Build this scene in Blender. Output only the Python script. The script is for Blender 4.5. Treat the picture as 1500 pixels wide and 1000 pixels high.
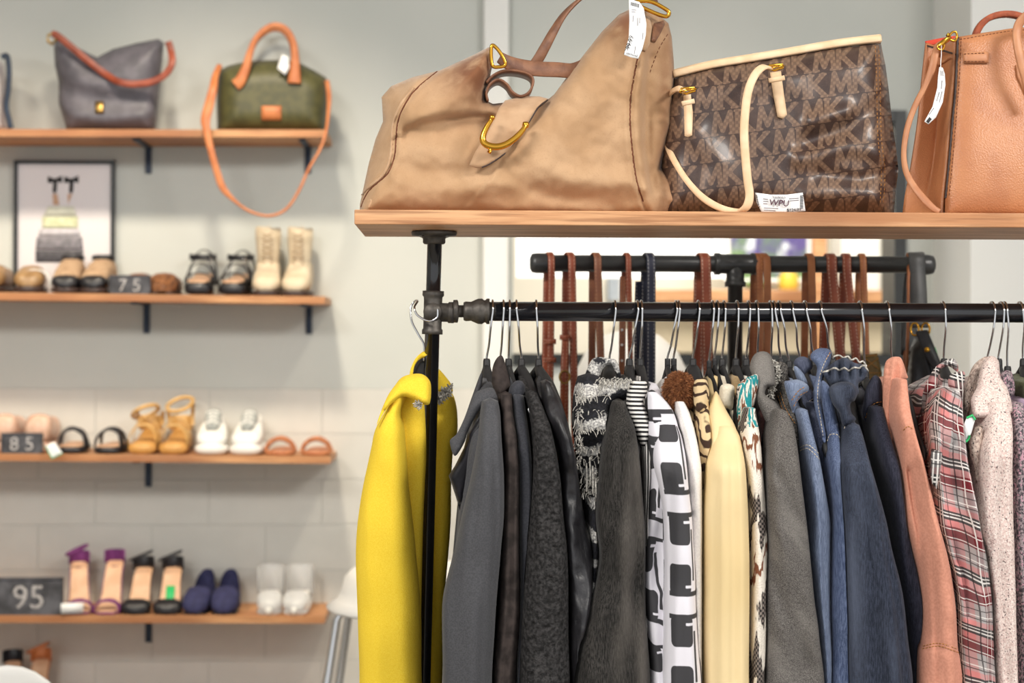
import bpy, bmesh, math, random
from mathutils import Vector, Matrix, noise
from mathutils.bvhtree import BVHTree
from mathutils.geometry import delaunay_2d_cdt
random.seed(7)
for o in list(bpy.data.objects): bpy.data.objects.remove(o)
SC = bpy.context.scene
COL = SC.collection
R = math.radians
pi = math.pi

# ------------------------------------------------------------------ camera, light, exposure
ZC = 1.40                       # eye height (m)
FPX = 2500.0                    # focal length in pixels of the 1500 px wide frame
cam = bpy.data.cameras.new('camera'); camo = bpy.data.objects.new('camera', cam); COL.objects.link(camo)
cam.sensor_width = 36; cam.lens = FPX / 1500 * 36
camo.location = (0, 0, ZC)
CR = Matrix.Rotation(R(-2.0), 3, 'Z') @ Matrix.Rotation(R(90), 3, 'X') @ Matrix.Rotation(R(0.15), 3, 'Z')
camo.rotation_euler = CR.to_euler()
cam.dof.use_dof = True; cam.dof.focus_distance = 2.40; cam.dof.aperture_fstop = 4.2
cam.clip_start = 0.05
SC.camera = camo
w = bpy.data.worlds.new('world'); SC.world = w; w.use_nodes = True
w.node_tree.nodes['Background'].inputs[0].default_value = (0.96, 0.98, 1.0, 1)
w.node_tree.nodes['Background'].inputs[1].default_value = 0.78
def area(name, loc, target, size, power, col):
    l = bpy.data.lights.new(name, 'AREA'); l.shape = 'RECTANGLE'; l.size = size[0]; l.size_y = size[1]
    l.energy = power; l.color = col
    o = bpy.data.objects.new(name, l); COL.objects.link(o); o.location = loc
    o.rotation_euler = (Vector(target) - Vector(loc)).to_track_quat('-Z', 'Y').to_euler()
def spot(name, loc, target, power, col, cone=100, blend=.8, r=.12):
    l = bpy.data.lights.new(name, 'SPOT'); l.energy = power; l.color = col; l.spot_size = R(cone); l.spot_blend = blend; l.shadow_soft_size = r
    o = bpy.data.objects.new(name, l); COL.objects.link(o); o.location = loc
    o.rotation_euler = (Vector(target) - Vector(loc)).to_track_quat('-Z', 'Y').to_euler()
WARM = (1, .88, .70)
spot('track_light_wall', (-.55, 3.35, 2.9), (-.7, 4.6, .75), 104, WARM, 76, .8, .10)
spot('track_light_wall_end', (-1.75, 3.3, 2.9), (-1.55, 4.6, .9), 80, WARM, 72, .8, .10)
spot('track_light_aisle', (.5, 3.5, 2.9), (.5, 4.4, .9), 48, WARM, 80, .8, .10)
area('ceiling_light_front', (-1.1, 0.9, 2.93), (-0.1, 2.4, 1.0), (.8, .8), 62, (1, 0.96, 0.9))
area('ceiling_light_right', (1.7, 0.9, 2.93), (0.6, 2.4, 1.0), (.8, .8), 62, (1, 0.96, 0.9))
SC.view_settings.view_transform = 'Standard'; SC.view_settings.look = 'None'
SC.view_settings.gamma = 1.0; SC.view_settings.exposure = 0.36
SC.view_settings.use_curve_mapping = False

# ------------------------------------------------------------------ pixel -> place helpers
def P(px, py, Y):
    d = CR @ Vector(((px - 750) / FPX, (500 - py) / FPX, -1.0))
    return Vector((0, 0, ZC)) + d * (Y / d.y)
def M1(Y): return Y / FPX            # metres in one pixel at depth Y
YR = 2.50                            # clothes rail plane
YF, YB = 2.36, 2.64                  # bag shelf front / back
YS, YW = 4.42, 4.64                  # wall shelf front, wall surface
YT = 3.00                            # pipe stand with the straps

# ------------------------------------------------------------------ object helpers
ORG = {}
def link(o): COL.objects.link(o); return o
def thing(name, label, cat, loc=(0, 0, 0), group=None):
    o = link(bpy.data.objects.new(name, None)); o.location = loc; o.empty_display_size = 0.05
    o['label'] = label; o['category'] = cat
    if group: o['group'] = group
    ORG[o] = Vector(loc); return o
def tag(o, label, cat, group=None):
    o['label'] = label; o['category'] = cat
    if group: o['group'] = group
    return o
def struct(o): o['kind'] = 'structure'; return o
def obj(name, md, mat, parent=None, smooth=True, label=None, origin=None):
    """md = (verts, faces, uvs per vert or None) in world metres"""
    vs, fs = md[0], md[1]; uv = md[2] if len(md) > 2 else None
    if parent is not None: org = ORG[parent]
    elif origin is not None: org = Vector(origin)
    else: org = sum((Vector(v) for v in vs), Vector()) / max(1, len(vs)); org.z = min(v[2] for v in vs)
    me = bpy.data.meshes.new(name)
    me.from_pydata([Vector(v) - org for v in vs], [], fs)
    if uv is not None:
        lay = me.uv_layers.new(name='UVMap')
        for lp in me.loops: lay.data[lp.index].uv = uv[lp.vertex_index]
    if smooth: me.polygons.foreach_set('use_smooth', [True] * len(me.polygons))
    me.materials.append(mat); me.update()
    o = link(bpy.data.objects.new(name, me))
    if parent is not None: o.parent = parent
    else: o.location = org
    ORG[o] = org
    if label: o['label'] = label
    if parent is not None and name in ('stitching', 'patch_stitching', 'printing', 'barcode', 'laces', 'eyelets', 'loose_threads'): o['kind'] = 'stuff'
    return o
def merge(*mds):
    V, F, U = [], [], []
    anyuv = any(len(m) > 2 and m[2] is not None for m in mds)
    for m in mds:
        b = len(V); V += list(m[0]); F += [tuple(i + b for i in f) for f in m[1]]
        U += list(m[2]) if len(m) > 2 and m[2] is not None else [(v[0], v[2]) for v in m[0]]
    return (V, F, U) if anyuv else (V, F)
def copytree(o, parent=None):
    c = link(o.copy()); c.parent = parent
    for ch in [k for k in o.children]: copytree(ch, c)
    ORG[c] = ORG[o]; return c
def weld(md, dist=1e-4, recalc=True):
    bm = bmesh.new(); vv = [bm.verts.new(v) for v in md[0]]
    for f in md[1]:
        try: bm.faces.new([vv[i] for i in f])
        except ValueError: pass
    bmesh.ops.remove_doubles(bm, verts=bm.verts, dist=dist)
    if recalc: bmesh.ops.recalc_face_normals(bm, faces=bm.faces)
    bm.verts.index_update()
    r = ([v.co.copy() for v in bm.verts], [tuple(v.index for v in f.verts) for f in bm.faces]); bm.free(); return r
def bvh(md): return BVHTree.FromPolygons([Vector(v) for v in md[0]], md[1])
def hit(t, px, py, off=0.0):
    d = (P(px, py, 1.0) - Vector((0, 0, ZC))).normalized()
    h = t.ray_cast(Vector((0, 0, ZC)), d)
    if h[0] is None:
        q = t.find_nearest(P(px, py, 2.4)); return q[0] - d * off
    return h[0] - d * off

# ------------------------------------------------------------------ shapes
def box(x0, x1, y0, y1, z0, z1, bev=0.0):
    if bev <= 0:
        V = [(x, y, z) for x in (x0, x1) for y in (y0, y1) for z in (z0, z1)]
        return (V, [(0, 1, 3, 2), (4, 6, 7, 5), (0, 4, 5, 1), (2, 3, 7, 6), (0, 2, 6, 4), (1, 5, 7, 3)])
    bm = bmesh.new(); bmesh.ops.create_cube(bm, size=1)
    for v in bm.verts:
        v.co = Vector((x0 + (v.co.x + .5) * (x1 - x0), y0 + (v.co.y + .5) * (y1 - y0), z0 + (v.co.z + .5) * (z1 - z0)))
    bmesh.ops.bevel(bm, geom=list(bm.edges), offset=bev, segments=2, affect='EDGES', profile=.5)
    bm.verts.index_update()
    r = ([v.co.copy() for v in bm.verts], [tuple(v.index for v in f.verts) for f in bm.faces]); bm.free(); return r
def catmull(pts, n):
    """n samples along a smooth curve through pts (tuples of any length)"""
    pts = [tuple(p) for p in pts]; k = len(pts); out = []
    if k == 2: return [tuple(a + (b - a) * i / (n - 1) for a, b in zip(*pts)) for i in range(n)]
    for i in range(n):
        s = i / (n - 1) * (k - 1); j = min(int(s), k - 2); t = s - j
        p0, p1, p2, p3 = pts[max(j - 1, 0)], pts[j], pts[j + 1], pts[min(j + 2, k - 1)]
        out.append(tuple(0.5 * (2 * b + (c - a) * t + (2 * a - 5 * b + 4 * c - d) * t * t + (3 * b - a - 3 * c + d) * t ** 3)
                         for a, b, c, d in zip(p0, p1, p2, p3)))
    return out
def frames(pts, up=None):
    T = []
    n = len(pts)
    for i in range(n):
        t = pts[min(i + 1, n - 1)] - pts[max(i - 1, 0)]
        T.append(t.normalized() if t.length > 1e-9 else (T[-1] if T else Vector((0, 0, 1))))
    out = []; u = Vector(up) if up else (Vector((0, 1, 0)) if abs(T[0].y) < .9 else Vector((1, 0, 0)))
    for t in T:
        s = t.cross(u)
        if s.length < 1e-6: s = t.orthogonal()
        s.normalize(); nrm = s.cross(t).normalized()
        if not up: u = nrm
        out.append((t, s, nrm))
    return out
def tube(pts, rad, seg=8, closed=False, caps=True):
    pts = [Vector(p) for p in pts]; n = len(pts)
    rs = rad if isinstance(rad, (list, tuple)) else [rad] * n
    V, F, U = [], [], []; fr = frames(pts); L = 0
    for i, (p, (t, s, nn)) in enumerate(zip(pts, fr)):
        if i: L += (p - pts[i - 1]).length
        for k in range(seg):
            a = 2 * pi * k / seg; V.append(p + (s * math.cos(a) + nn * math.sin(a)) * rs[i]); U.append((k / seg, L))
    m = n if closed else n - 1
    for i in range(m):
        a, b = i * seg, ((i + 1) % n) * seg
        for k in range(seg):
            k2 = (k + 1) % seg; F.append((a + k, a + k2, b + k2, b + k))
    if caps and not closed: F += [tuple(range(seg)), tuple(reversed(range((n - 1) * seg, n * seg)))]
    return (V, F, U)
def stube(pts, rad, n=24, seg=8, **k):
    return tube([Vector(p) for p in catmull(pts, n)], rad, seg, **k)
def ribbon(pts, width, thick, nrm=(0, -1, 0), n=None):
    """flat strap; nrm = outward face normal (one vector, or one per point). UV: u across 0..1, v metres"""
    pts = [Vector(p) for p in pts]
    if n:
        if isinstance(nrm, list): nrm = [Vector(q).normalized() for q in catmull(nrm, n)]
        if isinstance(width, list): width = [q[0] for q in catmull([(q,) for q in width], n)]
        pts = [Vector(q) for q in catmull(pts, n)]
    m = len(pts); V, F, U = [], [], []; L = 0
    for i, p in enumerate(pts):
        if i: L += (p - pts[i - 1]).length
        t = (pts[min(i + 1, m - 1)] - pts[max(i - 1, 0)]).normalized()
        nn = Vector(nrm[i] if isinstance(nrm, list) else nrm); s = t.cross(nn).normalized(); nn = s.cross(t).normalized()
        wd = (width[i] if isinstance(width, list) else width) / 2; h = thick / 2; e = min(h * .8, wd * .3)
        for a, b, u in ((-wd, -h + e, 0), (-wd, h - e, 0), (-wd + e, h, .03), (wd - e, h, .97), (wd, h - e, 1), (wd, -h + e, 1), (wd - e, -h, .97), (-wd + e, -h, .03)):
            V.append(p + s * a + nn * b); U.append((u, L))
    for i in range(m - 1):
        for k in range(8):
            a, b = i * 8 + k, i * 8 + (k + 1) % 8; F.append((a, b, b + 8, a + 8))
    F += [tuple(reversed(range(8))), tuple(range((m - 1) * 8, m * 8))]
    return (V, F, U)
def cyl(a, b, r0, r1=None, seg=20): return tube([a, b], [r0, r1 if r1 else r0], seg)
def lathe(profile, c, seg=28, axis='Z'):
    V, F = [], []; c = Vector(c)
    for r, h in profile:
        for k in range(seg):
            a = 2 * pi * k / seg; x, y = r * math.cos(a), r * math.sin(a)
            V.append(c + (Vector((x, y, h)) if axis == 'Z' else Vector((h, x, y)) if axis == 'X' else Vector((x, h, y))))
    for i in range(len(profile) - 1):
        for k in range(seg):
            k2 = (k + 1) % seg; F.append((i * seg + k, i * seg + k2, (i + 1) * seg + k2, (i + 1) * seg + k))
    F += [tuple(reversed(range(seg))), tuple(range((len(profile) - 1) * seg, len(profile) * seg))]
    return weld((V, F), 1e-6)
def resample(poly, step):
    out = []; n = len(poly)
    for i in range(n):
        a, b = poly[i], poly[(i + 1) % n]; L = math.hypot(b[0] - a[0], b[1] - a[1]); k = max(1, int(round(L / step)))
        for j in range(k): out.append((a[0] + (b[0] - a[0]) * j / k, a[1] + (b[1] - a[1]) * j / k))
    return out
def smoothpoly(poly, n):
    p = [tuple(q) for q in poly]; k = len(p)
    ext = p[-2:] + p + p[:3]
    c = catmull(ext, (k + 4) * 8 + 1); c = c[16:16 + k * 8]
    return c
def inside(x, y, poly):
    r = False; n = len(poly); j = n - 1
    for i in range(n):
        xi, yi = poly[i]; xj, yj = poly[j]
        if (yi > y) != (yj > y) and x < (xj - xi) * (y - yi) / (yj - yi) + xi: r = not r
        j = i
    return r
def pdist(x, y, line, closed=False):
    """distance to a polyline and side (+ = right of travel, image coords)"""
    b = (1e9, 0, 0); n = len(line); L = n if closed else n - 1
    for i in range(L):
        x0, y0 = line[i]; x1, y1 = line[(i + 1) % n]; dx, dy = x1 - x0, y1 - y0; l2 = dx * dx + dy * dy or 1e-9
        t = max(0, min(1, ((x - x0) * dx + (y - y0) * dy) / l2)); ex, ey = x - x0 - dx * t, y - y0 - dy * t
        d = math.hypot(ex, ey)
        if d < b[0]: b = (d, dx * (y - y0) - dy * (x - x0), (i + t) / L)
    return b
def sst(a, b, x):
    t = max(0, min(1, (x - a) / (b - a))); return t * t * (3 - 2 * t)
def pillow(poly, Y, T, wid, step=6, disp=None, back=None, smooth=False, flatback=False, zmin=None, rim=0.0):
    """a stuffed / thick body from an outline traced in pixels. Y = depth of its mid plane (number or f(px,py)),
    T half thickness (m), wid = pixels from the edge to full thickness, disp(px,py) = extra metres towards the front"""
    if smooth: poly = smoothpoly(poly, 8)
    Yf = Y if callable(Y) else (lambda a, b: Y)
    bd = resample(poly, step); nb = len(bd)
    xs = [p[0] for p in bd]; ys = [p[1] for p in bd]
    pts = list(bd); gx = min(xs); row = 0
    y = min(ys) + step * .5
    while y < max(ys):
        x = min(xs) + step * (.5 if row % 2 else 0.01)
        while x < max(xs):
            if inside(x, y, poly) and pdist(x, y, bd, True)[0] > step * .55: pts.append((x, y))
            x += step
        y += step * .87; row += 1
    co, _, fa, *_ = delaunay_2d_cdt([Vector(p) for p in pts], [(i, (i + 1) % nb) for i in range(nb)], [], 1, 1e-5)
    n = len(co); V, U, Bk = [], [], []
    isb = []
    for c in co:
        d = pdist(c.x, c.y, bd, True)[0]; isb.append(d < 1e-3)
        q = min(1, d / wid); h = T * math.sqrt(max(0, 1 - (1 - q) ** 2)) + rim
        Yc = Yf(c.x, c.y); e = disp(c.x, c.y) if disp else 0
        Yfr = Yc - h - e * (1 if d > 1e-3 else .3); Ybk = Yc + (rim if flatback else h)
        a = P(c.x, c.y, Yfr); p0 = P(c.x, c.y, Yc)
        V.append(a); U.append((p0.x, p0.z))
        # the back follows the same outline in space (no perspective shrink)
        Bk.append(Vector((p0.x, Ybk, p0.z)))
    F = [tuple(reversed(f)) for f in fa]
    base = len(V); idx = {}
    for i in range(n):
        if isb[i] and rim == 0: idx[i] = i
        else: idx[i] = len(V); V.append(Bk[i]); U.append(U[i])
    F += [tuple(idx[i] for i in reversed(f)) for f in F[:]]
    if rim > 0:
        cnt = {}
        for f in fa:
            for a, b in zip(f, f[1:] + f[:1]): cnt[(a, b)] = 1
        for (a, b) in list(cnt):
            if (b, a) not in cnt: F.append((a, b, idx[b], idx[a]))
    if zmin is not None: V = [Vector((v[0], v[1], max(v[2], zmin))) for v in V]
    bm = bmesh.new(); vv = [bm.verts.new(v) for v in V]
    for f in F:
        try: bm.faces.new([vv[i] for i in f])
        except ValueError: pass
    bmesh.ops.recalc_face_normals(bm, faces=bm.faces); bm.verts.index_update()
    F = [tuple(v.index for v in f.verts) for f in bm.faces]; bm.free()
    return (V, F, U)
def onsurf(poly, tree, off, T, wid=4, step=5, rim=.001, **k):
    """thin patch that follows a surface: depth read off the surface under each pixel"""
    def Yf(x, y): return hit(tree, x, y).y - off
    return pillow(poly, Yf, T, wid, step, flatback=True, rim=rim, **k)
def seam(tree, pts, r, off=.0, n=40, seg=6): 
    c = catmull(pts, n); return tube([hit(tree, x, y, off) for x, y in c], r, seg)
def dashes(tree, pts, r, dash, gap, off=0.0):
    """stitches: short threads along a pixel path lying on a surface, one mesh"""
    c = catmull(pts, 400); out = []; acc = 0; on = [c[0]]; draw = True
    for a, b in zip(c, c[1:]):
        acc += math.hypot(b[0] - a[0], b[1] - a[1])
        if draw: on.append(b)
        if draw and acc > dash:
            if len(on) > 1: out.append(tube([hit(tree, *on[0], off), hit(tree, *on[len(on) // 2], off), hit(tree, *on[-1], off)], r, 5))
            acc = 0; draw = False
        elif not draw and acc > gap: acc = 0; draw = True; on = [b]
    return merge(*out)
def slab(rows, depth=.40, Yf=None, rd=.05, fold=(.006, 26, 3.0, 1), n=23, step=.007, sq=.8, hem=None, yslope=None, topcap=True, closeb=False, crease=()):
    """cloth hanging on a rail, lofted from rows (py, left px, right px, Y of the face nearest the viewer)"""
    rows = sorted(rows); 
    zz = [P(750, r[0], r[3]).z for r in rows]
    K = max(8, int((max(zz) - min(zz)) / step)); rr = []
    for i in range(K + 1):
        py = rows[0][0] + (rows[-1][0] - rows[0][0]) * i / K
        j = 0
        while j < len(rows) - 2 and rows[j + 1][0] < py: j += 1
        p0, p1, p2, p3 = rows[max(j - 1, 0)], rows[j], rows[j + 1], rows[min(j + 2, len(rows) - 1)]
        t = (py - p1[0]) / (p2[0] - p1[0]); q = [py]
        for c in (1, 2, 3):
            d = p2[0] - p1[0]
            m1 = (p2[c] - p0[c]) / max(1e-6, p2[0] - p0[0]) * d; m2 = (p3[c] - p1[c]) / max(1e-6, p3[0] - p1[0]) * d
            q.append((2 * t ** 3 - 3 * t * t + 1) * p1[c] + (t ** 3 - 2 * t * t + t) * m1 + (-2 * t ** 3 + 3 * t * t) * p2[c] + (t ** 3 - t * t) * m2)
        rr.append(q)
    amp, fx, fz, sd = fold; V, F, U = [], [], []
    N = 2 * n
    for li, (py, xl, xr, Yn) in enumerate(rr):
        Ysl = Yn + rd * .55
        a, b = P(xl, py, Ysl), P(xr, py, Ysl); cx, wd, z = (a.x + b.x) / 2, (b.x - a.x) / 2, P((xl + xr) / 2, py, Yn + rd * .3).z
        yb = (2 * YR - Yn) if Yf is None else Yf
        if depth and Yf is None: yb = Yn + depth
        ramp = sst(0, .10, zz[0] - z) if zz else 1
        for k in range(N):
            frt = k < n; t = pi * ((k if frt else k - n) + .0) / (n - 1)
            c = math.cos(t); x = -wd * math.copysign(abs(c) ** sq, c); sfrac = math.sin(t)
            if not frt: x = -x
            y = Yn + rd * (1 - sfrac ** .8) if frt else yb - rd * (1 - sfrac ** .8)
            ph = (cx + x) * fx
            f = amp * ramp * (noise.noise(Vector((ph, sd * 7.3, z * fz))) * 1.5 + .35 * noise.noise(Vector((ph * 2.3, sd * 3.1, z * fz * 2.2))))
            f = f * 1.7 - amp * 2.2 * ramp * (abs(noise.noise(Vector(((cx + x) * fx * 1.3 + z * 1.5, sd * 5.1 + 9, z * fz * .7)))) - .2) + amp * 1.1 * ramp * noise.noise(Vector(((cx + x) * 15 + z * 9, sd * 2.7 + 4, z * 13 - (cx + x) * 6)))
            if frt and crease and wd > 0:
                qx = xl + (xr - xl) * (x + wd) / (2 * wd)
                for ln, cw, ca in crease:
                    if ln[0][1] - 15 < py < ln[-1][1] + 15: f += ca * math.exp(-(pdist(qx, py, ln)[0] / cw) ** 2)
            fy = -f if frt else f
            V.append(Vector((cx + x + amp * .45 * ramp * noise.noise(Vector((sd * 1.9, z * 9, x * 8))), y + fy * (.25 + .75 * sfrac), z)))
            U.append((x + (0 if frt else 3 * wd) + math.copysign(rd * .6 * (1 - sfrac), x), z))
    for i in range(K):
        for k in range(N):
            k2 = (k + 1) % N; F.append((i * N + k, (i + 1) * N + k, (i + 1) * N + k2, i * N + k2))
    for base, s in ((0, 1), (K * N, -1)):
        ring = V[base:base + N]; c = sum(ring, Vector()) / N; h = (abs(ring[0].x - ring[n - 1].x) * .12 + .002)
        V.append(c + Vector((0, 0, h * s if s > 0 else 0))); U.append((0, c.z)); ci = len(V) - 1
        for k in range(N):
            k2 = (k + 1) % N; F.append((ci, base + k, base + k2) if s > 0 else (ci, base + k2, base + k))
    return (V, F, U)
def loft(rings, caps=True):
    V, F = [], []; m = len(rings[0])
    for r in rings: V += [Vector(p) for p in r]
    for i in range(len(rings) - 1):
        for k in range(m):
            k2 = (k + 1) % m; F.append((i * m + k, i * m + k2, (i + 1) * m + k2, (i + 1) * m + k))
    if caps: F += [tuple(reversed(range(m))), tuple(range((len(rings) - 1) * m, len(rings) * m))]
    return (V, F)
def xform(md, Mx):
    return ([Mx @ Vector(v) for v in md[0]],) + tuple(md[1:])
def text(s, mat_loc, size, thick=.0004, font=None, shear=0):
    cu = bpy.data.curves.new('lettering', 'FONT'); cu.body = s; cu.size = size; cu.extrude = thick; cu.align_x = 'CENTER'; cu.align_y = 'CENTER'
    cu.shear = shear; cu.resolution_u = 3
    o = bpy.data.objects.new('lettering', cu); COL.objects.link(o)
    dg = bpy.context.evaluated_depsgraph_get(); me = bpy.data.meshes.new_from_object(o.evaluated_get(dg))
    V = [mat_loc @ v.co for v in me.vertices]; F = [tuple(p.vertices) for p in me.polygons]
    bpy.data.objects.remove(o); bpy.data.curves.remove(cu); bpy.data.meshes.remove(me)
    return (V, F)
def face_at(p, rotz=0, tilt=0):    # text frame that faces -Y
    return Matrix.Translation(p) @ Matrix.Rotation(rotz, 4, 'Y') @ Matrix.Rotation(R(90) + tilt, 4, 'X')

# ------------------------------------------------------------------ procedural materials
def lin(c):
    if isinstance(c, str): c = tuple(int(c[i:i + 2], 16) / 255 for i in (0, 2, 4))
    return tuple(x / 12.92 if x <= .04045 else ((x + .055) / 1.055) ** 2.4 for x in c) + (1.0,)
class X:                       # a number in a node tree, with ordinary arithmetic
    def __init__(s, nt, v): s.nt, s.v = nt, v
    def op(s, o, *a):
        n = s.nt.nodes.new('ShaderNodeMath'); n.operation = o
        for i, q in enumerate((s,) + a):
            q = q.v if isinstance(q, X) else q
            if isinstance(q, (int, float)): n.inputs[i].default_value = q
            else: s.nt.links.new(q, n.inputs[i])
        return X(s.nt, n.outputs[0])
    def __add__(s, o): return s.op('ADD', o)
    def __radd__(s, o): return s.op('ADD', o)
    def __sub__(s, o): return s.op('SUBTRACT', o)
    def __rsub__(s, o): return X(s.nt, float(o)).op('SUBTRACT', s)
    def __mul__(s, o): return s.op('MULTIPLY', o)
    def __rmul__(s, o): return s.op('MULTIPLY', o)
    def __truediv__(s, o): return s.op('DIVIDE', o)
    def fract(s): return s.op('FRACT')
    def floor(s): return s.op('FLOOR')
    def abs(s): return s.op('ABSOLUTE')
    def sin(s): return s.op('SINE')
    def min(s, o): return s.op('MINIMUM', o)
    def max(s, o): return s.op('MAXIMUM', o)
    def pw(s, o): return s.op('POWER', o)
    def lt(s, o): return s.op('LESS_THAN', o)
    def gt(s, o): return s.op('GREATER_THAN', o)
    def sqrt(s): return s.op('SQRT')
    def clamp(s):
        n = s.op('ADD', 0.0); n.v.node.use_clamp = True; return n
    def step(s, a, b):
        n = s.nt.nodes.new('ShaderNodeMapRange'); n.interpolation_type = 'SMOOTHSTEP'
        s.nt.links.new(s.v, n.inputs[0]); n.inputs[1].default_value = a; n.inputs[2].default_value = b
        return X(s.nt, n.outputs[0])
class G:
    def __init__(s, mat): s.m = mat; s.nt = mat.node_tree
    def uv(s, o=None):
        n = s.nt.nodes.new('ShaderNodeUVMap'); p = s.nt.nodes.new('ShaderNodeSeparateXYZ'); s.nt.links.new(n.outputs[0], p.inputs[0])
        return X(s.nt, p.outputs[0]), X(s.nt, p.outputs[1])
    def ob(s):
        n = s.nt.nodes.new('ShaderNodeTexCoord'); p = s.nt.nodes.new('ShaderNodeSeparateXYZ'); s.nt.links.new(n.outputs['Object'], p.inputs[0])
        return tuple(X(s.nt, p.outputs[i]) for i in range(3))
    def vec(s, *a):
        n = s.nt.nodes.new('ShaderNodeCombineXYZ')
        for i, q in enumerate(a):
            q = q.v if isinstance(q, X) else q
            if isinstance(q, (int, float)): n.inputs[i].default_value = q
            else: s.nt.links.new(q, n.inputs[i])
        return n.outputs[0]
    def noise(s, sc, det=2, st=(1, 1, 1), coord=None, rough=.5):
        if coord is None: x, y, z = s.ob()
        else: x, y, z = coord
        v = s.vec(x * st[0], y * st[1] if isinstance(y, X) else y, z * st[2] if isinstance(z, X) else z)
        n = s.nt.nodes.new('ShaderNodeTexNoise'); n.inputs['Scale'].default_value = sc; n.inputs['Detail'].default_value = det
        n.inputs['Roughness'].default_value = rough
        s.nt.links.new(v, n.inputs['Vector']); return X(s.nt, n.outputs[0])
    def nuv(s, sc, det=2, su=1, sv=1):
        u, v = s.uv(); return s.noise(sc, det, (1, 1, 1), (u * su, v * sv, 0.0))
    def vor(s, sc, coord=None, feat='F1'):
        x, y, z = coord or s.ob()
        n = s.nt.nodes.new('ShaderNodeTexVoronoi'); n.feature = feat; n.inputs['Scale'].default_value = sc
        s.nt.links.new(s.vec(x, y, z), n.inputs['Vector']); return X(s.nt, n.outputs['Distance'])
    def mix(s, a, b, f):
        n = s.nt.nodes.new('ShaderNodeMix'); n.data_type = 'RGBA'
        for k, q in ((6, a), (7, b)):
            if isinstance(q, (tuple, str)): n.inputs[k].default_value = lin(q)
            else: s.nt.links.new(q, n.inputs[k])
        if isinstance(f, X): s.nt.links.new(f.v, n.inputs[0])
        else: n.inputs[0].default_value = f
        return n.outputs[2]
    def seg(s, x, y, a, b):
        ax, ay = a; dx, dy = b[0] - ax, b[1] - ay; l2 = dx * dx + dy * dy
        px, py = x - ax, y - ay
        h = ((px * dx + py * dy) * (1 / l2)).clamp(); ex, ey = px - h * dx, py - h * dy
        return (ex * ex + ey * ey).sqrt()
MATS = {}
def mat(name, fn=None, col='808080', rough=.6, metal=0, bump=None, bs=.3, bd=.002, sheen=0, spec=.5, coat=0, trans=0, ior=1.45, alpha=1, emit=None):
    m = bpy.data.materials.new(name); m.use_nodes = True; MATS[name] = m
    b = m.node_tree.nodes['Principled BSDF']; g = G(m)
    b.inputs['Roughness'].default_value = rough; b.inputs['Metallic'].default_value = metal
    b.inputs['Specular IOR Level'].default_value = spec
    if sheen: b.inputs['Sheen Weight'].default_value = sheen; b.inputs['Sheen Roughness'].default_value = .4
    if coat: b.inputs['Coat Weight'].default_value = coat; b.inputs['Coat Roughness'].default_value = .15
    if trans: b.inputs['Transmission Weight'].default_value = trans; b.inputs['IOR'].default_value = ior
    c = fn(g) if fn else None
    if c is None: c = g.mix(col, col, .0) if False else None
    if c is None: b.inputs['Base Color'].default_value = lin(col)
    elif isinstance(c, (tuple, str)): b.inputs['Base Color'].default_value = lin(c)
    else: m.node_tree.links.new(c, b.inputs['Base Color'])
    if emit: b.inputs['Emission Color'].default_value = lin(emit[0]); b.inputs['Emission Strength'].default_value = emit[1]
    if bump:
        h = bump(g); n = m.node_tree.nodes.new('ShaderNodeBump'); n.inputs['Strength'].default_value = bs; n.inputs['Distance'].default_value = bd
        m.node_tree.links.new(h.v, n.inputs['Height']); m.node_tree.links.new(n.outputs[0], b.inputs['Normal'])
    return m
def speck(a, b, sc, lo=.35, hi=.65, st=(1, 1, 1), det=2):
    return lambda g: g.mix(a, b, g.noise(sc, det, st).step(lo, hi))
# room
m_wall = mat('wall_paint', speck('c4c7c2', 'c9cbc6', 3), rough=.75, bump=lambda g: g.noise(150), bs=.06)
m_block = mat('block_paint', speck('cdcbc4', 'd2d0c9', 9), rough=.6, bump=lambda g: g.noise(70, 4), bs=.12)
m_white = mat('white_paint', col='e9e9e6', rough=.6)
m_ceil = mat('ceiling_paint', speck('d8d8d6', 'dededc', 2), rough=.9)
m_floor = mat('floor_concrete', speck('8b8378', 'a39a8d', 3, det=5), rough=.5, bump=lambda g: g.noise(40, 4), bs=.1)
def wood(a, b, c, sc=1.0):
    def f(g):
        x, y, z = g.ob()
        n = g.noise(9 * sc, 5, (.35, 2.2, 5), rough=.65); k = g.noise(2.1 * sc, 3, (1, 1, 2)); fine = g.noise(60 * sc, 2, (.12, 1, 3.2))
        base = g.mix(a, b, n.step(.35, .66)); base = g.mix(base, c, (k.step(.52, .72) * .7))
        return g.mix(base, c, fine.step(.5, .72) * .6)
    return f
m_wood = mat('shelf_wood', wood('d8a679', 'bd8458', '83522f'), rough=.55, bump=lambda g: g.noise(50, 3, (.15, 1, 3)), bs=.25)
m_wood2 = mat('wall_shelf_wood', wood('cd9a6c', 'b57b4f', '8f5a38'), rough=.55)
m_pipe = mat('black_pipe', speck('141417', '1d1d21', 20), rough=.16, spec=.6, coat=.4, bump=lambda g: g.noise(90, 3), bs=.03)
m_pipem = mat('matte_black_pipe', speck('2c2c2d', '373737', 30), rough=.34, spec=.6)
m_iron = mat('cast_iron', speck('4a4642', '625d57', 60), rough=.5, metal=.55, bump=lambda g: g.noise(220, 3), bs=.25)
m_bracket = mat('bracket_metal', speck('1e2a3c', '2a3648', 30), rough=.45, metal=.3)
m_chrome = mat('chrome', col='d8d8da', rough=.12, metal=1)
m_gold = mat('gold_metal', col='d9a23c', rough=.2, metal=1)
m_brass = mat('antique_brass', col='a8884e', rough=.35, metal=1)
m_hanger = mat('black_plastic', speck('1c1b1c', '242324', 50), rough=.55, bump=lambda g: g.noise(300), bs=.08)
m_velvet = m_hanger
m_shell = mat('white_plastic', col='eceae6', rough=.35)
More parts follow.
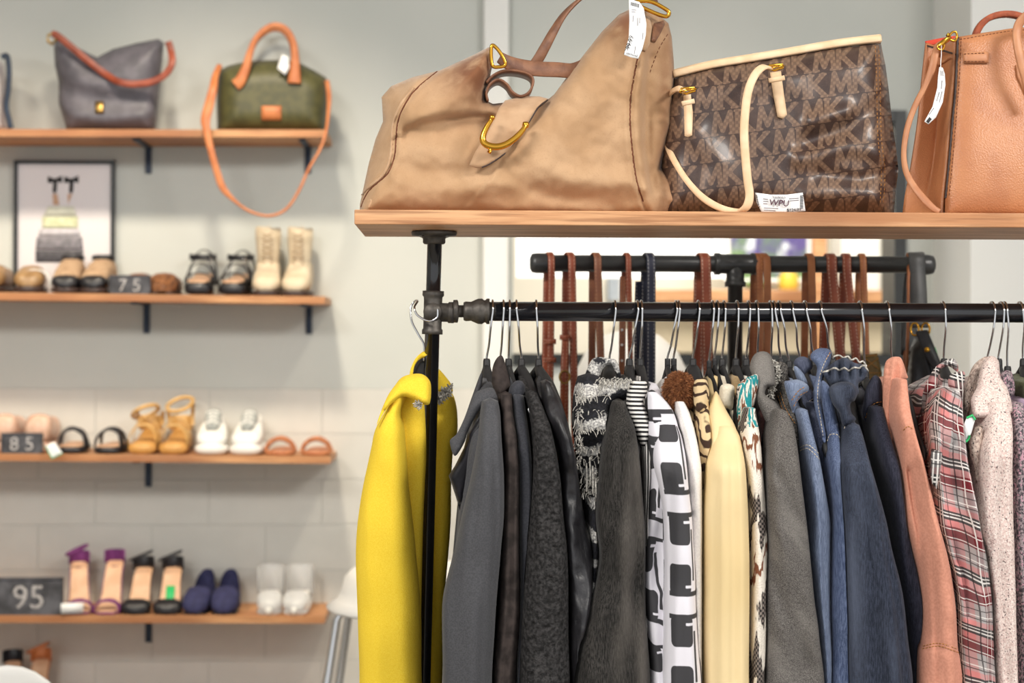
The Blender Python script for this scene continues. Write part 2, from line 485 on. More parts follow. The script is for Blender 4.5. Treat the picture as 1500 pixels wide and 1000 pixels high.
m_frame = mat('black_frame', speck('16191a', '1e2223', 20), rough=.4)
m_paper = mat('white_paper', col='eeeeee', rough=.7)
m_ink = mat('black_ink', col='1c1a1c', rough=.7)
m_marker = mat('plum_marker', col='4a1a34', rough=.6)
m_greypr = mat('grey_print', col='8c8688', rough=.7)
m_green = mat('green_tag', col='2fb568', rough=.6)
m_chalkb = mat('chalkboard', speck('3c3c40', '606066', 22, det=4), rough=.85)
m_chalk = mat('chalk', speck('8f8b8b', 'c4c0bf', 300), rough=.95)
m_glass = mat('window_glass', col='ffffff', rough=.02, trans=1, ior=1.1)
# bags
def suede(g):
    a = g.m.node_tree.nodes.new('ShaderNodeAttribute'); a.attribute_name = 'worn'
    wv = X(g.nt, a.outputs['Fac'])
    c = g.mix('ad8863', 'bf9b77', g.noise(14, 5).step(.32, .68)); c = g.mix(c, 'a37c57', g.noise(420, 2).step(.5, .8) * .35)
    return g.mix(c, '7a4c2e', wv * g.noise(40, 3).step(.1, .6))
m_suede = mat('tan_suede', suede, rough=.85, sheen=.25, bump=lambda g: g.noise(500, 3), bs=.12, bd=.001)
m_suede2 = mat('tan_suede_plain', speck('b28e6c', 'c29f7d', 30, det=4), rough=.85, sheen=.25, bump=lambda g: g.noise(500, 3), bs=.12, bd=.001)
m_brleather = mat('brown_leather', speck('6e4733', '8a5f45', 60, det=4), rough=.5, bump=lambda g: g.vor(700), bs=.2, bd=.001)
m_edge = mat('dark_edge_paint', col='3a2a26', rough=.5)
m_thread = mat('tan_thread', col='d8b384', rough=.8)
m_thread_d = mat('brown_thread', col='6b3a22', rough=.8)
m_thread_o = mat('ochre_thread', col='b07a3c', rough=.8)
m_thread_w = mat('cream_thread', col='cfc2ad', rough=.8)
def monogram(g):
    u, v = g.uv(); v = v - u * .13                       # rows climb a little to the right
    CW, CH = .066, .0375
    rowf = v / CH; row = rowf.floor(); uu = (u / CW) + row * .37
    x, y = uu.fract(), rowf.fract()                      # x 0..1 over the M+K pair, y 0..1 up
    xx = x * (CW / CH)                                   # square units, 0..1.76
    S = [((.10, .08), (.20, .90)), ((.20, .90), (.46, .22)), ((.46, .22), (.74, .90)), ((.74, .90), (.84, .08)),
         ((1.02, .08), (1.02, .92)), ((1.06, .46), (1.52, .92)), ((1.18, .52), (1.60, .08))]
    d = None
    for a, b in S:
        q = g.seg(xx, y, a, b); d = q if d is None else d.min(q)
    ser = None
    for a, b in (((.02, .07), (.24, .07)), ((.72, .07), (.96, .07)), ((.92, .93), (1.14, .93)), ((.92, .07), (1.14, .07)), ((1.40, .93), (1.62, .93)), ((1.46, .07), (1.70, .07))):
        q = g.seg(xx, y, a, b); ser = q if ser is None else ser.min(q)
    let = (d.step(.115, .085)).max(ser.step(.06, .035))
    dots = ((u * 700).sin() * (v * 700).sin()).step(-.2, .5)
    let = let * (dots * .45 + .55)
    line = (y - .0).abs().lt(.025)
    c = g.mix('45332c', '3b2a25', g.noise(60, 3).step(.4, .6))
    c = g.mix(c, '7d6350', let.clamp()); c = g.mix(c, '2f211d', line * .7)
    return g.mix(c, '8e7564', g.noise(900, 2).step(.6, .8) * .4)
m_mono = mat('monogram_canvas', monogram, rough=.42, coat=.15, bump=lambda g: g.noise(600, 2), bs=.1, bd=.0006)
m_vach = mat('pale_leather', speck('e2bf97', 'edcfaa', 40), rough=.55)
m_camel = mat('camel_pebbled_leather', speck('ae7049', 'ba7c52', 18), rough=.42, bump=lambda g: g.vor(420), bs=.35, bd=.0012)
m_camel2 = mat('camel_leather_smooth', speck('b07450', 'bf855e', 30), rough=.5, bump=lambda g: g.vor(700), bs=.15, bd=.0008)
m_redin = mat('rust_leather_back', speck('8e4428', 'a2502f', 200), rough=.7)
m_redlin = mat('red_lining', col='c8402a', rough=.8)
def strapmat(name, c1, c2, st, wide=.085):
    def f(g):
        u, v = g.uv(); e = u.min(1.0 - u)
        ln = (e - wide).abs().lt(.028) * ((v * 150).fract().lt(.62))
        c = g.mix(c1, c2, g.noise(25, 4).step(.35, .65)); return g.mix(c, st, ln)
    return mat(name, f, rough=.45, bump=lambda g: g.noise(400, 2), bs=.1, bd=.0008)
m_str1 = strapmat('rust_strap_leather', '8c4128', 'a35335', 'e6c4a4', .12)
m_str2 = strapmat('tan_strap_leather', 'a5623a', 'b87446', 'd99c60', .12)
m_str3 = strapmat('brown_strap_leather', '85503a', '965f42', 'd39a68', .12)
m_str4 = strapmat('navy_strap_leather', '25283c', '30344a', 'c8c4c0', .12)
m_str5 = strapmat('grey_strap_leather', '3a3a3a', '4a4948', '4c4b4a', .2)
m_plain_tan = mat('plain_tan_leather', speck('a05f36', 'b27043', 30), rough=.45)
m_blackl = mat('black_soft_leather', speck('17161a', '232228', 40), rough=.4, bump=lambda g: g.noise(60, 4), bs=.3)
m_greyl = mat('grey_pebbled_leather', speck('56535a', '66626a', 30), rough=.5, bump=lambda g: g.vor(300), bs=.3, bd=.001)
m_olive = mat('olive_pebbled_leather', speck('474527', '56532f', 40), rough=.5, bump=lambda g: g.vor(300), bs=.3, bd=.001)
m_orange = mat('tan_trim_leather', speck('b5683a', 'c67a48', 30), rough=.5)
m_redstrap = mat('chestnut_leather', speck('7d341c', '96452a', 30), rough=.45)
# clothes
def cloth(name, a, b, sc=260, rough=.9, sheen=.15, bs=.3, bsc=None, st=(1, 1, 1), lo=.35, hi=.65, bd=.0015):
    return mat(name, speck(a, b, sc, lo, hi, st, 3), rough=rough, sheen=sheen, bump=lambda g: g.noise(bsc or sc, 3, st), bs=bs, bd=bd, spec=.25)
c_yellow = cloth('yellow_wool', 'ecc632', 'f3d244', 800, sheen=.0, bs=.4, bsc=600)
c_dgrey = cloth('charcoal_crepe', '444447', '4f4f52', 500, bs=.2)
c_lining = cloth('black_lining', '131217', '1d1b22', 60, rough=.5)
c_suede = cloth('espresso_suede', '2e2826', '453c39', 60, sheen=.0, bs=.2)
c_slate = cloth('slate_scuba', '33343a', '3e3f45', 400, bs=.12, rough=.7)
c_knit = mat('black_blister_knit', speck('1e1d1d', '3a3838', 210, det=3), rough=.85, bump=lambda g: g.vor(110, feat='SMOOTH_F1') + g.noise(300, 2) * .4, bs=1.0, bd=.006, spec=.25)
c_leather = mat('black_leather', speck('1b1a1d', '2a292c', 30), rough=.44, bump=lambda g: g.noise(38, 5, (1, 1, .5)), bs=.9, bd=.005)
def frayed(g):
    u, v = g.uv(); q = v * 26 + (g.noise(9, 2) * 2.2); f = q.fract(); n = g.noise(240, 3)
    band = (f + n * .34 - .17).step(.52, .60) * (1.0 - (f + n * .3 - .15).step(.9, .97))
    c = g.mix('16161a', '23232a', n.step(.4, .6)); l = g.mix('8f8d8c', 'd8d5cf', g.noise(320, 2).step(.38, .62)); return g.mix(c, l, band)
c_frayed = mat('frayed_striped_denim', frayed, rough=.95, bump=lambda g: g.noise(240, 3), bs=.7, bd=.004)
def denim(name, dark, lite, wash, fz=.5, bias=.0):
    def f(g):
        tw = g.noise(800, 2, (1, 1, .1)); big = g.noise(14, 1, (1.6, 1, .35)); fine = g.noise(1200, 1)
        c = g.mix(dark, lite, (tw * .7 + fine * .3).step(.36, .66)); return g.mix(c, wash, big.step(.46 - bias, .78) * fz)
    return mat(name, f, rough=.9, sheen=.1, bump=lambda g: g.noise(800, 2, (1, 1, .25)), bs=.3, bd=.0015, spec=.2)
c_bdenim = denim('washed_black_denim', '181716', '403d3a', '6e6862', .55)
c_denim_l = denim('light_blue_denim', '45506a', '77839c', '9aa5b8', .55, .1)
c_denim_m = denim('grey_blue_denim', '34384a', '53586a', '6a6f80', .4)
c_denim_b = denim('mid_blue_denim', '3a4560', '636f8c', '7f8ba4', .5)
c_denim_n = denim('navy_denim', '1f232e', '3c4252', '5a6172', .5)
c_denim_i = denim('indigo_denim', '23242f', '393a48', '4a4b5a', .35)
def bwstripe(g):
    u, v = g.uv(); n = g.noise(7, 2); q = (v + n * .02) * 175
    return g.mix('1b1a1c', 'e6e2dd', q.fract().step(.42, .5) * (1.0 - q.fract().step(.92, 1.0)))
c_stripe = mat('striped_cotton', bwstripe, rough=.85, bump=lambda g: g.noise(120), bs=.2)
def bwstripe_v(g):
    u, v = g.uv(); n = g.noise(7, 2); q = (u + n * .012) * 190
    return g.mix('1b1a1c', 'e6e2dd', q.fract().step(.42, .5) * (1.0 - q.fract().step(.92, 1.0)))
c_stripe_v = mat('striped_cotton_upright', bwstripe_v, rough=.85)
def retro(du=0.0, dv=0.0, wob=0.0):
    def f(g):
        u, v = g.uv(); u = u + du; v = v + dv
        if wob: n = g.noise(14, 2) - .5; u = u + n * wob; v = v + (g.noise(11, 2) - .5) * wob
        PV = .134; y = (v / PV).fract() * PV; x = ((u + .045) / .09).fract() * .09 - .045     # metres inside one repeat
        def rbox(cx, cy, a, b, r):
            dx = ((x - cx).abs() - (a - r)).max(0.0); dy = ((y - cy).abs() - (b - r)).max(0.0); return (dx * dx + dy * dy).sqrt() - r
        d = rbox(-.005, .034, .0175, .0205, .008).min(rbox(-.003, .100, .0175, .0205, .008))
        d = d.min(rbox(.008, .0150, 0.0320, .0032, .001)).min(rbox(.008, .1192, 0.0320, .0032, .001))
        d = d.min(rbox(.0185, .066, .0027, .034, .001))
        ink = d.step(.0006, -.0006)
        cut = rbox(.012, .0245, .009, .0018, .001).min(rbox(.012, .1095, .009, .0018, .001)).step(.0006, -.0006)
        return g.mix('e2dfe6', '38373a', ink * (1.0 - cut))
    return f
c_print = mat('white_retro_print', retro(0, .02), rough=.8, bump=lambda g: g.noise(600), bs=.1)
c_print2 = mat('white_retro_print_creased', retro(.03, .06, .05), rough=.8, bump=lambda g: g.noise(20, 3, (1, 1, .5)), bs=.5, bd=.01)
c_white = cloth('white_cotton', 'e4dfdb', 'efebe6', 400, bs=.15)
def zebra(g):
    u, v = g.uv(); n = g.noise(13, 3, (1, 1, .8)); q = v * 46 + n * 7.5 + (u * 22).sin() * .8
    return g.mix('d9bf94', '3a2418', q.fract().step(.50, .60) * (1.0 - q.fract().step(.9, .99)))
c_zebra = mat('zebra_print_cloth', zebra, rough=.85, bump=lambda g: g.noise(300), bs=.2)
c_cream = mat('cream_leather', speck('e0c692', 'e8d09f', 6), rough=.6, bump=lambda g: g.noise(300, 2), bs=.08)
c_ivory = cloth('ivory_cloth', 'd8cdb6', 'e4dac6', 300, bs=.2)
c_tan = cloth('tan_cloth', 'a98f66', 'b89d74', 300, bs=.3)
def ikat(g):
    u, v = g.uv(); j = g.noise(16, 4, (3.2, 1, .55)); q = v * 5.2 + j * 2.6 + 1.72
    f = q.fract(); chk = ((u * 900).sin() * (v * 900).sin()).gt(.0)
    dk = g.mix('2e2a28', '8d8078', chk * .8); c = g.mix(dk, 'e8dfd2', f.step(.30, .36)); c = g.mix(c, '7a4a32', f.step(.62, .66) * (1.0 - f.step(.74, .78)))
    return g.mix(c, '1f8c90', f.step(.80, .83) * (1.0 - f.step(.93, .97)) * v.gt(1.285))
c_ikat = mat('ikat_knit', ikat, rough=.95, bump=lambda g: g.noise(500, 2), bs=.6, bd=.003)
c_plum = cloth('plum_brown_wool', '38201f', '452a28', 300)
def tweed(name, a, b, c, sc=330, th=.60):
    def f(g):
        n = g.noise(sc, 2, (1, 1, .8)); k = g.noise(sc * .8, 2, (1.3, 1, 1)); m2 = g.mix(a, b, n.step(.42, .58)); return g.mix(m2, c, k.step(th, th + .06))
    return mat(name, f, rough=.95, bump=lambda g: g.noise(sc, 3), bs=.6, bd=.003, spec=.2)
def herring(g):
    u, v = g.uv(); n = g.noise(700, 2); k = g.noise(1400, 1); tw = (((u * 130).fract() - .5).abs() * 2.0 + v * 720).fract().step(.3, .7)
    c = g.mix('3c3937', '7c7773', (n * .62 + k * .26 + tw * .12).step(.32, .68)); x, y, z = g.ob()
    return g.mix(c, '98938d', g.noise(7, 2, (1, 1, 1), (x * 2.5 + z * 2.0, y, z * .8 - x * .5)).step(.48, .72) * .4)
c_grey = mat('grey_herringbone_wool', herring, rough=.95, bump=lambda g: g.noise(700, 3), bs=.5, bd=.002, spec=.2)
c_char = tweed('charcoal_boucle', '3a3836', '6c6762', '262423', 500, .58)
c_salmon = cloth('salmon_twill', 'c98a73', 'd4957e', 300, bs=.2)
def plaid(g):
    u, v = g.uv(); v = v + u * .26 + (g.noise(9, 1) - .5) * .03; u = u + (g.noise(7, 1) - .5) * .03
    def bands(t, per, lst):
        f = (t / per).fract(); r = None
        for c0, c1 in lst:
            q = f.gt(c0) * f.lt(c1); r = q if r is None else r + q
        return r
    per = .075
    c = g.mix('d9cfc9', 'c9bfba', .0)
    red = bands(v, per, [(.05, .30)]); redu = bands(u, per, [(.05, .30)])
    blk = bands(v, per, [(.42, .60)]); blku = bands(u, per, [(.42, .60)])
    pk = bands(v, per, [(.30, .42), (.60, .70)]); pku = bands(u, per, [(.66, .9)])
    c = g.mix('aba5a4', 'cf8482', (pk * .6 + pku * .5).clamp()); c = g.mix(c, '6e1c24', (red * .85 + redu * .45).clamp())
    c = g.mix(c, '2b2a2b', (blk * .9 + blku * .75).clamp())
    wl = (bands(v, per, [(.08, .10), (.24, .26), (.47, .50), (.54, .56), (.8, .82)]) + bands(u, per, [(.08, .10), (.24, .26), (.47, .50), (.55, .58)])).clamp()
    bl = (bands(v, per, [(.74, .76), (.92, .94)]) + bands(u, per, [(.74, .76), (.95, .97)])).clamp()
    c = g.mix(c, 'e9e4df', wl * .85); return g.mix(c, '2a2426', bl * .8)
c_plaid = mat('plaid_cotton', plaid, rough=.9, bump=lambda g: g.noise(300), bs=.15)
c_boucle = tweed('cream_pink_boucle', 'd4bbb4', 'e8d8d0', '4c3c3e', 420, .62)
c_boucle2 = tweed('oatmeal_boucle', 'a8948a', 'd2bfb2', '4c4243', 300, .60)
c_multi = tweed('multicolour_tweed', '4c464c', '9c8d90', 'c79aa8', 300, .58)
c_olive = cloth('olive_cloth', '55583c', '62664a', 300)
c_lilac = cloth('lilac_cloth', 'a58fa6', 'b49db4', 300)
c_fur = mat('brown_fur', speck('6e3d20', 'a0683e', 200), rough=.8)
c_fringe = mat('pale_fringe', speck('9a968f', 'd8d3c9', 300), rough=.95)
c_navytop = c_lining

# ------------------------------------------------------------------ the room
ZJ = P(300, 569, YW).z                                   # top of the block courses
XO0, XO1 = P(752, 350, YW).x, P(1309, 350, YW).x         # opening to the back room
ZO0, ZO1 = P(1200, 519, YW).z, P(1200, 178, YW).z
XL, XRR, ZTOP = -2.6, 3.2, 2.95
XB = P(708, 500, YW).x
struct(obj('floor', box(XL, XRR, -1.5, 7.3, -.06, 0), m_floor, smooth=False))
struct(obj('ceiling', box(XL, XRR, -.2, 7.3, ZTOP, ZTOP + .05), m_ceil, smooth=False))
wall = struct(obj('wall_back', merge(box(XL, XB, YW + .0022, YW + .12, 0, ZJ), box(XL, XO0, YW, YW + .12, ZJ, ZTOP), box(XB, XO0, YW, YW + .12, 0, ZJ),
    box(XO0, XO1, YW, YW + .12, 0, ZO0), box(XO0, XO1, YW, YW + .12, ZO1, ZTOP), box(XO1, XRR, YW, YW + .12, 0, ZTOP)), m_wall, smooth=False, origin=(0, YW, 0)))
struct(obj('wall_left', box(XL - .1, XL, .4, YW, 0, ZTOP), m_wall, smooth=False))
struct(obj('wall_right', box(XRR, XRR + .1, 1.2, 7.3, 0, ZTOP), m_wall, smooth=False))
struct(obj('wall_far', box(-.6, XRR, 7.2, 7.3, 0, ZTOP), mat('cream_paint', speck('ddd6c6', 'e4ddce', 2), rough=.8), smooth=False))
PIT, BLN = 66 * M1(YW), .305
x0 = P(472, 600, YW).x
bmd = box(-BLN / 2 + .0006, BLN / 2 - .0006, YW, YW + .012, -PIT / 2 + .0006, PIT / 2 - .0006, .0014)
ctr = Vector((0, YW, 0)); first = None
for r in range(11):
    zc = ZJ - PIT * (r + .5)
    if zc - PIT / 2 < 0: continue
    for k in range(-8, 4):
        xc = x0 + BLN * (k + (.5 if r % 2 == 0 else 0))
        lo, hi = xc - BLN / 2, xc + BLN / 2
        if lo < XL or lo > XB - .02: continue
        if hi > XB:
            obj('block', box(lo + .0006, XB, YW, YW + .012, zc - PIT / 2 + .0006, zc + PIT / 2 - .0006, .0014), m_block, wall, smooth=False); continue
        if first is None:
            first = obj('block', ([v - Vector((0, 0, 0)) for v in map(Vector, bmd[0])], bmd[1]), m_block, wall, smooth=False); b = first
        else: b = link(first.copy())
        b.location = (xc, 0, zc)
struct(obj('trim_1', box(P(708, 300, 4.6).x, P(745, 300, 4.6).x, 4.60, YW, 0, ZTOP, .004), m_white, smooth=False))
xw = P(1422, 300, 4.3).x
struct(obj('wall_pier', box(xw, xw + .6, 4.30, YW, 0, ZTOP), m_white, smooth=False))
fr = struct(obj('window_1', merge(box(XO1 - .002, XO1 + .03, YW - .02, YW + .12, ZO0 - .03, ZO1 + .03), box(XO0, XO1, YW - .02, YW + .12, ZO1, ZO1 + .03),
    box(XO0, XO1, YW - .02, YW + .12, ZO0 - .03, ZO0)), m_frame, smooth=False))
obj('pane', box(XO0, XO1, YW + .05, YW + .054, ZO0, ZO1), m_glass, fr, smooth=False)
area('back_room_light', (1.2, 5.9, 2.9), (1.2, 6.3, 0), (1.2, .8), 55, (1, .95, .86))
# things seen through the opening
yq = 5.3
o = obj('glowing_panel', merge(box(P(757, 300, yq).x, P(1063, 300, yq).x, yq, yq + .01, P(900, 407, yq).z, P(900, 60, yq).z, .003), *[tube([Vector((P(q, 100, yq).x, yq + .005, P(900, 62, yq).z)), Vector((P(q, 100, yq).x, yq + .005, ZTOP))], .003, 6) for q in (790, 1030)]), mat('panel_added_glow', col='f4f3f0', rough=.9, emit=('fffaf2', 1.1)), smooth=False)  # white panel with added emission for a bright area; no window behind it
tag(o, 'bright white panel with added glow in the back room behind the straps', 'panel')
yq = 6.9
def paint(g):
    x, y, z = g.ob(); n = g.noise(5, 3); k = g.noise(11, 3, (1, 1, .6))
    c = g.mix('6f8f5a', '5a4f8a', n.step(.42, .56)); c = g.mix(c, 'dfe8ee', k.step(.52, .62)); return g.mix(c, 'b9b56a', g.noise(8, 2).step(.62, .7))
pt = thing('framed_painting', 'green and violet abstract painting on the back room wall', 'painting', P(1130, 430, yq))
obj('canvas', box(P(1066, 400, yq).x, P(1186, 400, yq).x, yq, yq + .03, P(1100, 412, yq).z, P(1100, 290, yq).z), mat('abstract_paint', paint, rough=.7), pt, smooth=False)
obj('picture_frame', merge(*[tube([P(a, b, yq), P(c, d, yq)], .012, 4) for a, b, c, d in ((1066, 290, 1186, 290), (1186, 290, 1186, 412), (1186, 412, 1066, 412), (1066, 412, 1066, 290))]), m_white, pt)
o = obj('wooden_post', box(P(1192, 400, 6.5).x, P(1211, 400, 6.5).x, 6.5, 6.56, 0, 2.9, .004), m_wood, smooth=False); tag(o, 'slim orange wooden post in the back room', 'post')
zs = P(1100, 432, 6.7).z
o = obj('back_room_shelf', box(P(950, 430, 6.7).x, P(1306, 430, 6.7).x, 6.66, 6.95, zs - .03, zs + .02, .004), m_wood, smooth=False); tag(o, 'orange wooden shelf along the back room wall', 'shelf')
o = obj('yellow_jar', lathe([(.0, 0), (.035, 0), (.04, .02), (.04, .055), (.03, .066), (.03, .075), (0, .075)], (P(1155, 420, 6.8).x, 6.8, zs + .02)), mat('yellow_glaze', speck('d9b93a', 'e4c84c', 8), rough=.3)); tag(o, 'small yellow jar on the back room shelf', 'jar')
o = obj('green_bowl', lathe([(0, 0), (.02, 0), (.05, .035), (.048, .037), (.0, .01)], (P(1108, 420, 6.8).x, 6.8, zs + .02)), mat('green_glaze', speck('6f9a5a', '7da868', 8), rough=.3)); tag(o, 'small green bowl on the back room shelf', 'bowl')
cb = thing('base_cabinet', 'beige base cabinet with a dark plinth under the back room shelf', 'cabinet', P(1130, 500, 6.8))
obj('cabinet_body', box(P(930, 500, 6.75).x, P(1306, 500, 6.75).x, 6.75, 7.15, P(1100, 517, 6.75).z, P(1100, 446, 6.75).z, .004), mat('beige_laminate', speck('d3c3a6', 'dccdb2', 3), rough=.6), cb, smooth=False)
obj('plinth', box(P(930, 500, 6.75).x, P(1306, 500, 6.75).x, 6.77, 7.13, 0, P(1100, 517, 6.75).z), m_frame, cb, smooth=False)
o = obj('tall_white_cupboard', box(P(1232, 400, 6.85).x, P(1290, 400, 6.85).x, 6.85, 7.05, zs + .02, 2.3, .006), m_white, smooth=False); tag(o, 'white wall cupboard standing over the back room shelf', 'cupboard')
o = obj('small_framed_card', box(P(893, 420, 7.1).x, P(911, 420, 7.1).x, 7.17, 7.2, P(900, 440, 7.1).z, P(900, 404, 7.1).z, .004), mat('blue_grey_print', speck('9aa3ad', 'b4bcc4', 9), rough=.6), smooth=False); tag(o, 'small blue grey framed card on the back room wall', 'picture')

# white moulded seats
def shell_chair(name, label, x, y, z, rz, kind):
    t = thing(name, label, 'stool' if kind == 'stool' else 'chair', (x, y, 0))
    Mx = Matrix.Translation((x, y, z)) @ Matrix.Rotation(rz, 4, 'Z')
    rings = []; bh = .13 if kind == 'stool' else .36; nseg = 26
    prof = [(.0, 0.0), (.5, .0), (.86, .012), (1.0, .04)]
    V, F = [], []
    for r, h in prof + [(1.06, .10), (1.1, .2), (1.13, .32), (1.15, .5), (1.16, .72), (1.15, .9), (1.13, 1.0)]:
        for k in range(nseg):
            a = 2 * pi * k / nseg; back = max(0, math.sin(a)) ** 1.2
            hh = h if h <= .04 else .04 + (h - .04) * (bh * back + .012) ; rr = .2 * min(r, 1.0) + .2 * max(0, r - 1) * (back * .8)
            V.append(Vector((rr * math.cos(a) * 1.02, rr * math.sin(a), hh)))
    for i in range(10):
        for k in range(nseg):
            k2 = (k + 1) % nseg; F.append((i * nseg + k, i * nseg + k2, (i + 1) * nseg + k2, (i + 1) * nseg + k))
    sh = obj('seat_shell', xform(weld((V, F), 1e-5), Mx), m_shell, t)
    md = sh.modifiers.new('thickness', 'SOLIDIFY'); md.thickness = .012; md.offset = 0
    sb = sh.modifiers.new('soft', 'SUBSURF'); sb.levels = 1; sb.render_levels = 1
    for sx in (-1, 1):
        for sy in (-1, 1):
            obj('leg', tube([Mx @ Vector((sx * .11, sy * .11, -.012)), Mx @ Vector((sx * .15, sy * .15, -.05)), Vector((Mx @ Vector((sx * .24, sy * .23, 0))).xy.to_tuple() + (0,))], .011, 12), m_chrome, t)
    obj('mounting_ring', tube([Mx @ Vector((.13 * math.cos(a), .13 * math.sin(a), -.018)) for a in [2 * pi * k / 24 for k in range(24)]], .010, 8, closed=True), m_chrome, t)
    if kind == 'stool':
        obj('footrest', tube([Mx @ Vector((.19 * math.cos(a), .19 * math.sin(a), -z + .28)) for a in [2 * pi * k / 32 for k in range(32)]], .008, 8, closed=True), m_chrome, t)
    return t
yy = 3.75
pz = P(478, 886, yy); sx = pz.x + .2
bs_ = thing('bar_stool', 'white round capped bar stool on chrome hairpin legs behind yellow coat', 'stool', (sx, yy, 0))
obj('seat', lathe([(0, .084), (.12, .084), (.145, .079), (.160, .064), (.167, .036), (.178, .014), (.2, 0), (.197, -.006), (.17, -.004), (0, -.004)], (sx, yy, pz.z), 40), m_shell, bs_)
for k in range(3):
    for q in (152, 183):
        a = R(q + 120 * k); obj('leg', tube([Vector((sx + r * math.cos(a), yy + r * math.sin(a), z)) for r, z in ((.12, pz.z - .006), (.165, pz.z - .012), (.176, pz.z - .03), (.30, 0.0))], .0095, 12), m_chrome, bs_)
obj('footrest', tube([Vector((sx + .245 * math.cos(a), yy + .245 * math.sin(a), .29)) for a in [2 * pi * k / 40 for k in range(40)]], .008, 8, closed=True), m_chrome, bs_)
yy = 3.0
pz = P(8, 972, yy + .2)
shell_chair('shell_chair', 'white moulded shell chair standing before the shoe shelves', pz.x, yy, pz.z - .397, 0, 'chair')
yy = 3.7
lp = thing('floor_lamp', 'white domed floor lamp behind the clothes rail', 'lamp', (P(925, 500, yy).x, yy, 0))
c = P(925, 585, yy)
obj('lamp_shade', lathe([(.125, 0), (.128, .02), (.122, .06), (.10, .105), (.06, .14), (.02, .152), (0, .153)], (c.x, yy, c.z)), m_shell, lp)
obj('pole', cyl((c.x, yy, .02), (c.x, yy, c.z + .14), .01), m_chrome, lp)
obj('base', lathe([(0, 0), (.14, 0), (.14, .012), (.03, .022), (0, .022)], (c.x, yy, 0)), m_shell, lp)

# ------------------------------------------------------------------ wall shelves
XSL = XL + .01
SH = []
def wall_shelf(label, y0, y1, xr, brackets, n):
    """y0/y1 = pixel rows of the top front edge at the left frame edge and at the right end"""
    a, b = P(0, y0, YS), P(xr, y1, YS); k = (b.z - a.z) / (b.x - a.x); th = .019
    zl = a.z + k * (XSL - a.x)
    bm = bmesh.new(); V, F = [], []
    for x, z in ((XSL, zl), (b.x, b.z)):
        V += [(x, YS, z), (x, YW, z), (x, YW, z - th), (x, YS, z - th)]
    t = thing('wall_shelf', label, 'shelf', ((XSL + b.x) / 2, YW, b.z - .1), 'wooden wall shelves')
    obj('board', (V, [(0, 1, 2, 3), (7, 6, 5, 4), (0, 4, 5, 1), (1, 5, 6, 2), (2, 6, 7, 3), (3, 7, 4, 0)]), m_wood2, t, smooth=False)
    for px, yb in brackets:
        x = P(px, 500, YW - .01).x; z = a.z + k * (x - a.x) - th; zb = P(px, yb, YW - .01).z; q = .0085
        zb = min(zb, z - .03)
        obj('bracket', merge(box(x - q, x + q, YW - .006, YW, zb, z, .001), box(x - q, x + q, YS + .03, YW, z - .006, z, .001)), m_bracket, t, smooth=False)
    return lambda px: a.z + k * (P(px, y0, YS + .05).x - a.x)
S1 = wall_shelf('top wooden wall shelf holding the grey and olive bags', 189, 190, 477, [(216, 254), (450, 254), (-250, 254)], 0)
S2 = wall_shelf('wooden wall shelf holding the framed print and beige boots', 428, 434, 476, [(214, 488), (452, 489), (-250, 488)], 1)
S3 = wall_shelf('wooden wall shelf holding white sneakers and gold sandals', 664, 668, 484, [(217, 713), (-250, 712)], 2)
S4 = wall_shelf('wooden wall shelf holding navy flats and clear shoes', 901, 902, 476, [(218, 941), (-250, 941)], 3)
S5 = wall_shelf('lowest wooden wall shelf below the navy flats', 1046, 1047, 476, [(218, 1090), (-250, 1090)], 4)

# ------------------------------------------------------------------ bags on the top wall shelf
gb = thing('hobo_bag', 'slouchy grey leather hobo bag with chestnut strap on top shelf', 'handbag', (P(155, 190, 4.47).x, 4.47, S1(155)))
def zpx(px, py, z):   # outline points with the base row given as None
    return (px, py)
gp = [(98, 193), (94, 178), (86, 152), (86, 120), (80, 95), (79, 66), (84, 58), (110, 68), (142, 84), (165, 72), (200, 63), (232, 57), (240, 62), (238, 90), (234, 120), (231, 150), (229, 175), (225, 193)]
def gdisp(x, y):
    return .012 * math.exp(-(pdist(x, y, [(88, 125), (130, 145), (200, 150)])[0] / 14) ** 2) * -1 + .008 * math.exp(-(pdist(x, y, [(100, 165), (150, 178), (225, 165)])[0] / 9) ** 2) + .006 * math.exp(-(pdist(x, y, [(95, 118), (150, 124)])[0] / 12) ** 2)
gmd = pillow(gp, 4.50, .06, 42, 6, gdisp, zmin=S1(155))
gt = bvh(gmd)
obj('body', gmd, m_greyl, gb)
spts = [(76, 50), (84, 52), (104, 68), (130, 90), (155, 109), (175, 120), (200, 123), (225, 119), (243, 108), (252, 92), (250, 72), (246, 61)]
obj('strap', ribbon([P(x, y, 4.415 if 4 < i < 10 else 4.43) for i, (x, y) in enumerate(spts)], 10 * M1(4.42), .004, n=60), m_redstrap, gb)
obj('buckle', tube([P(x, y, 4.44) for x, y in ((70, 52), (78, 48), (82, 58), (76, 65), (70, 60))], .004, 6, closed=True), m_brass, gb)
obj('badge', onsurf([(139, 148), (152, 148), (152, 166), (139, 166)], gt, .003, .002, step=4), m_brass, gb)
ob = thing('satchel_bag', 'olive leather satchel with tan handles on top wall shelf', 'handbag', (P(395, 190, 4.48).x, 4.48, S1(395)))
op = [(318, 196), (318, 180), (317, 150), (318, 120), (320, 103), (335, 96), (360, 90), (390, 88), (420, 88), (440, 93), (460, 103), (478, 114), (480, 140), (478, 170), (478, 196)]
omd = pillow(op, 4.50, .07, 34, 6, zmin=S1(395)); ot = bvh(omd)
obj('body', omd, m_olive, ob)
yh = 4.425
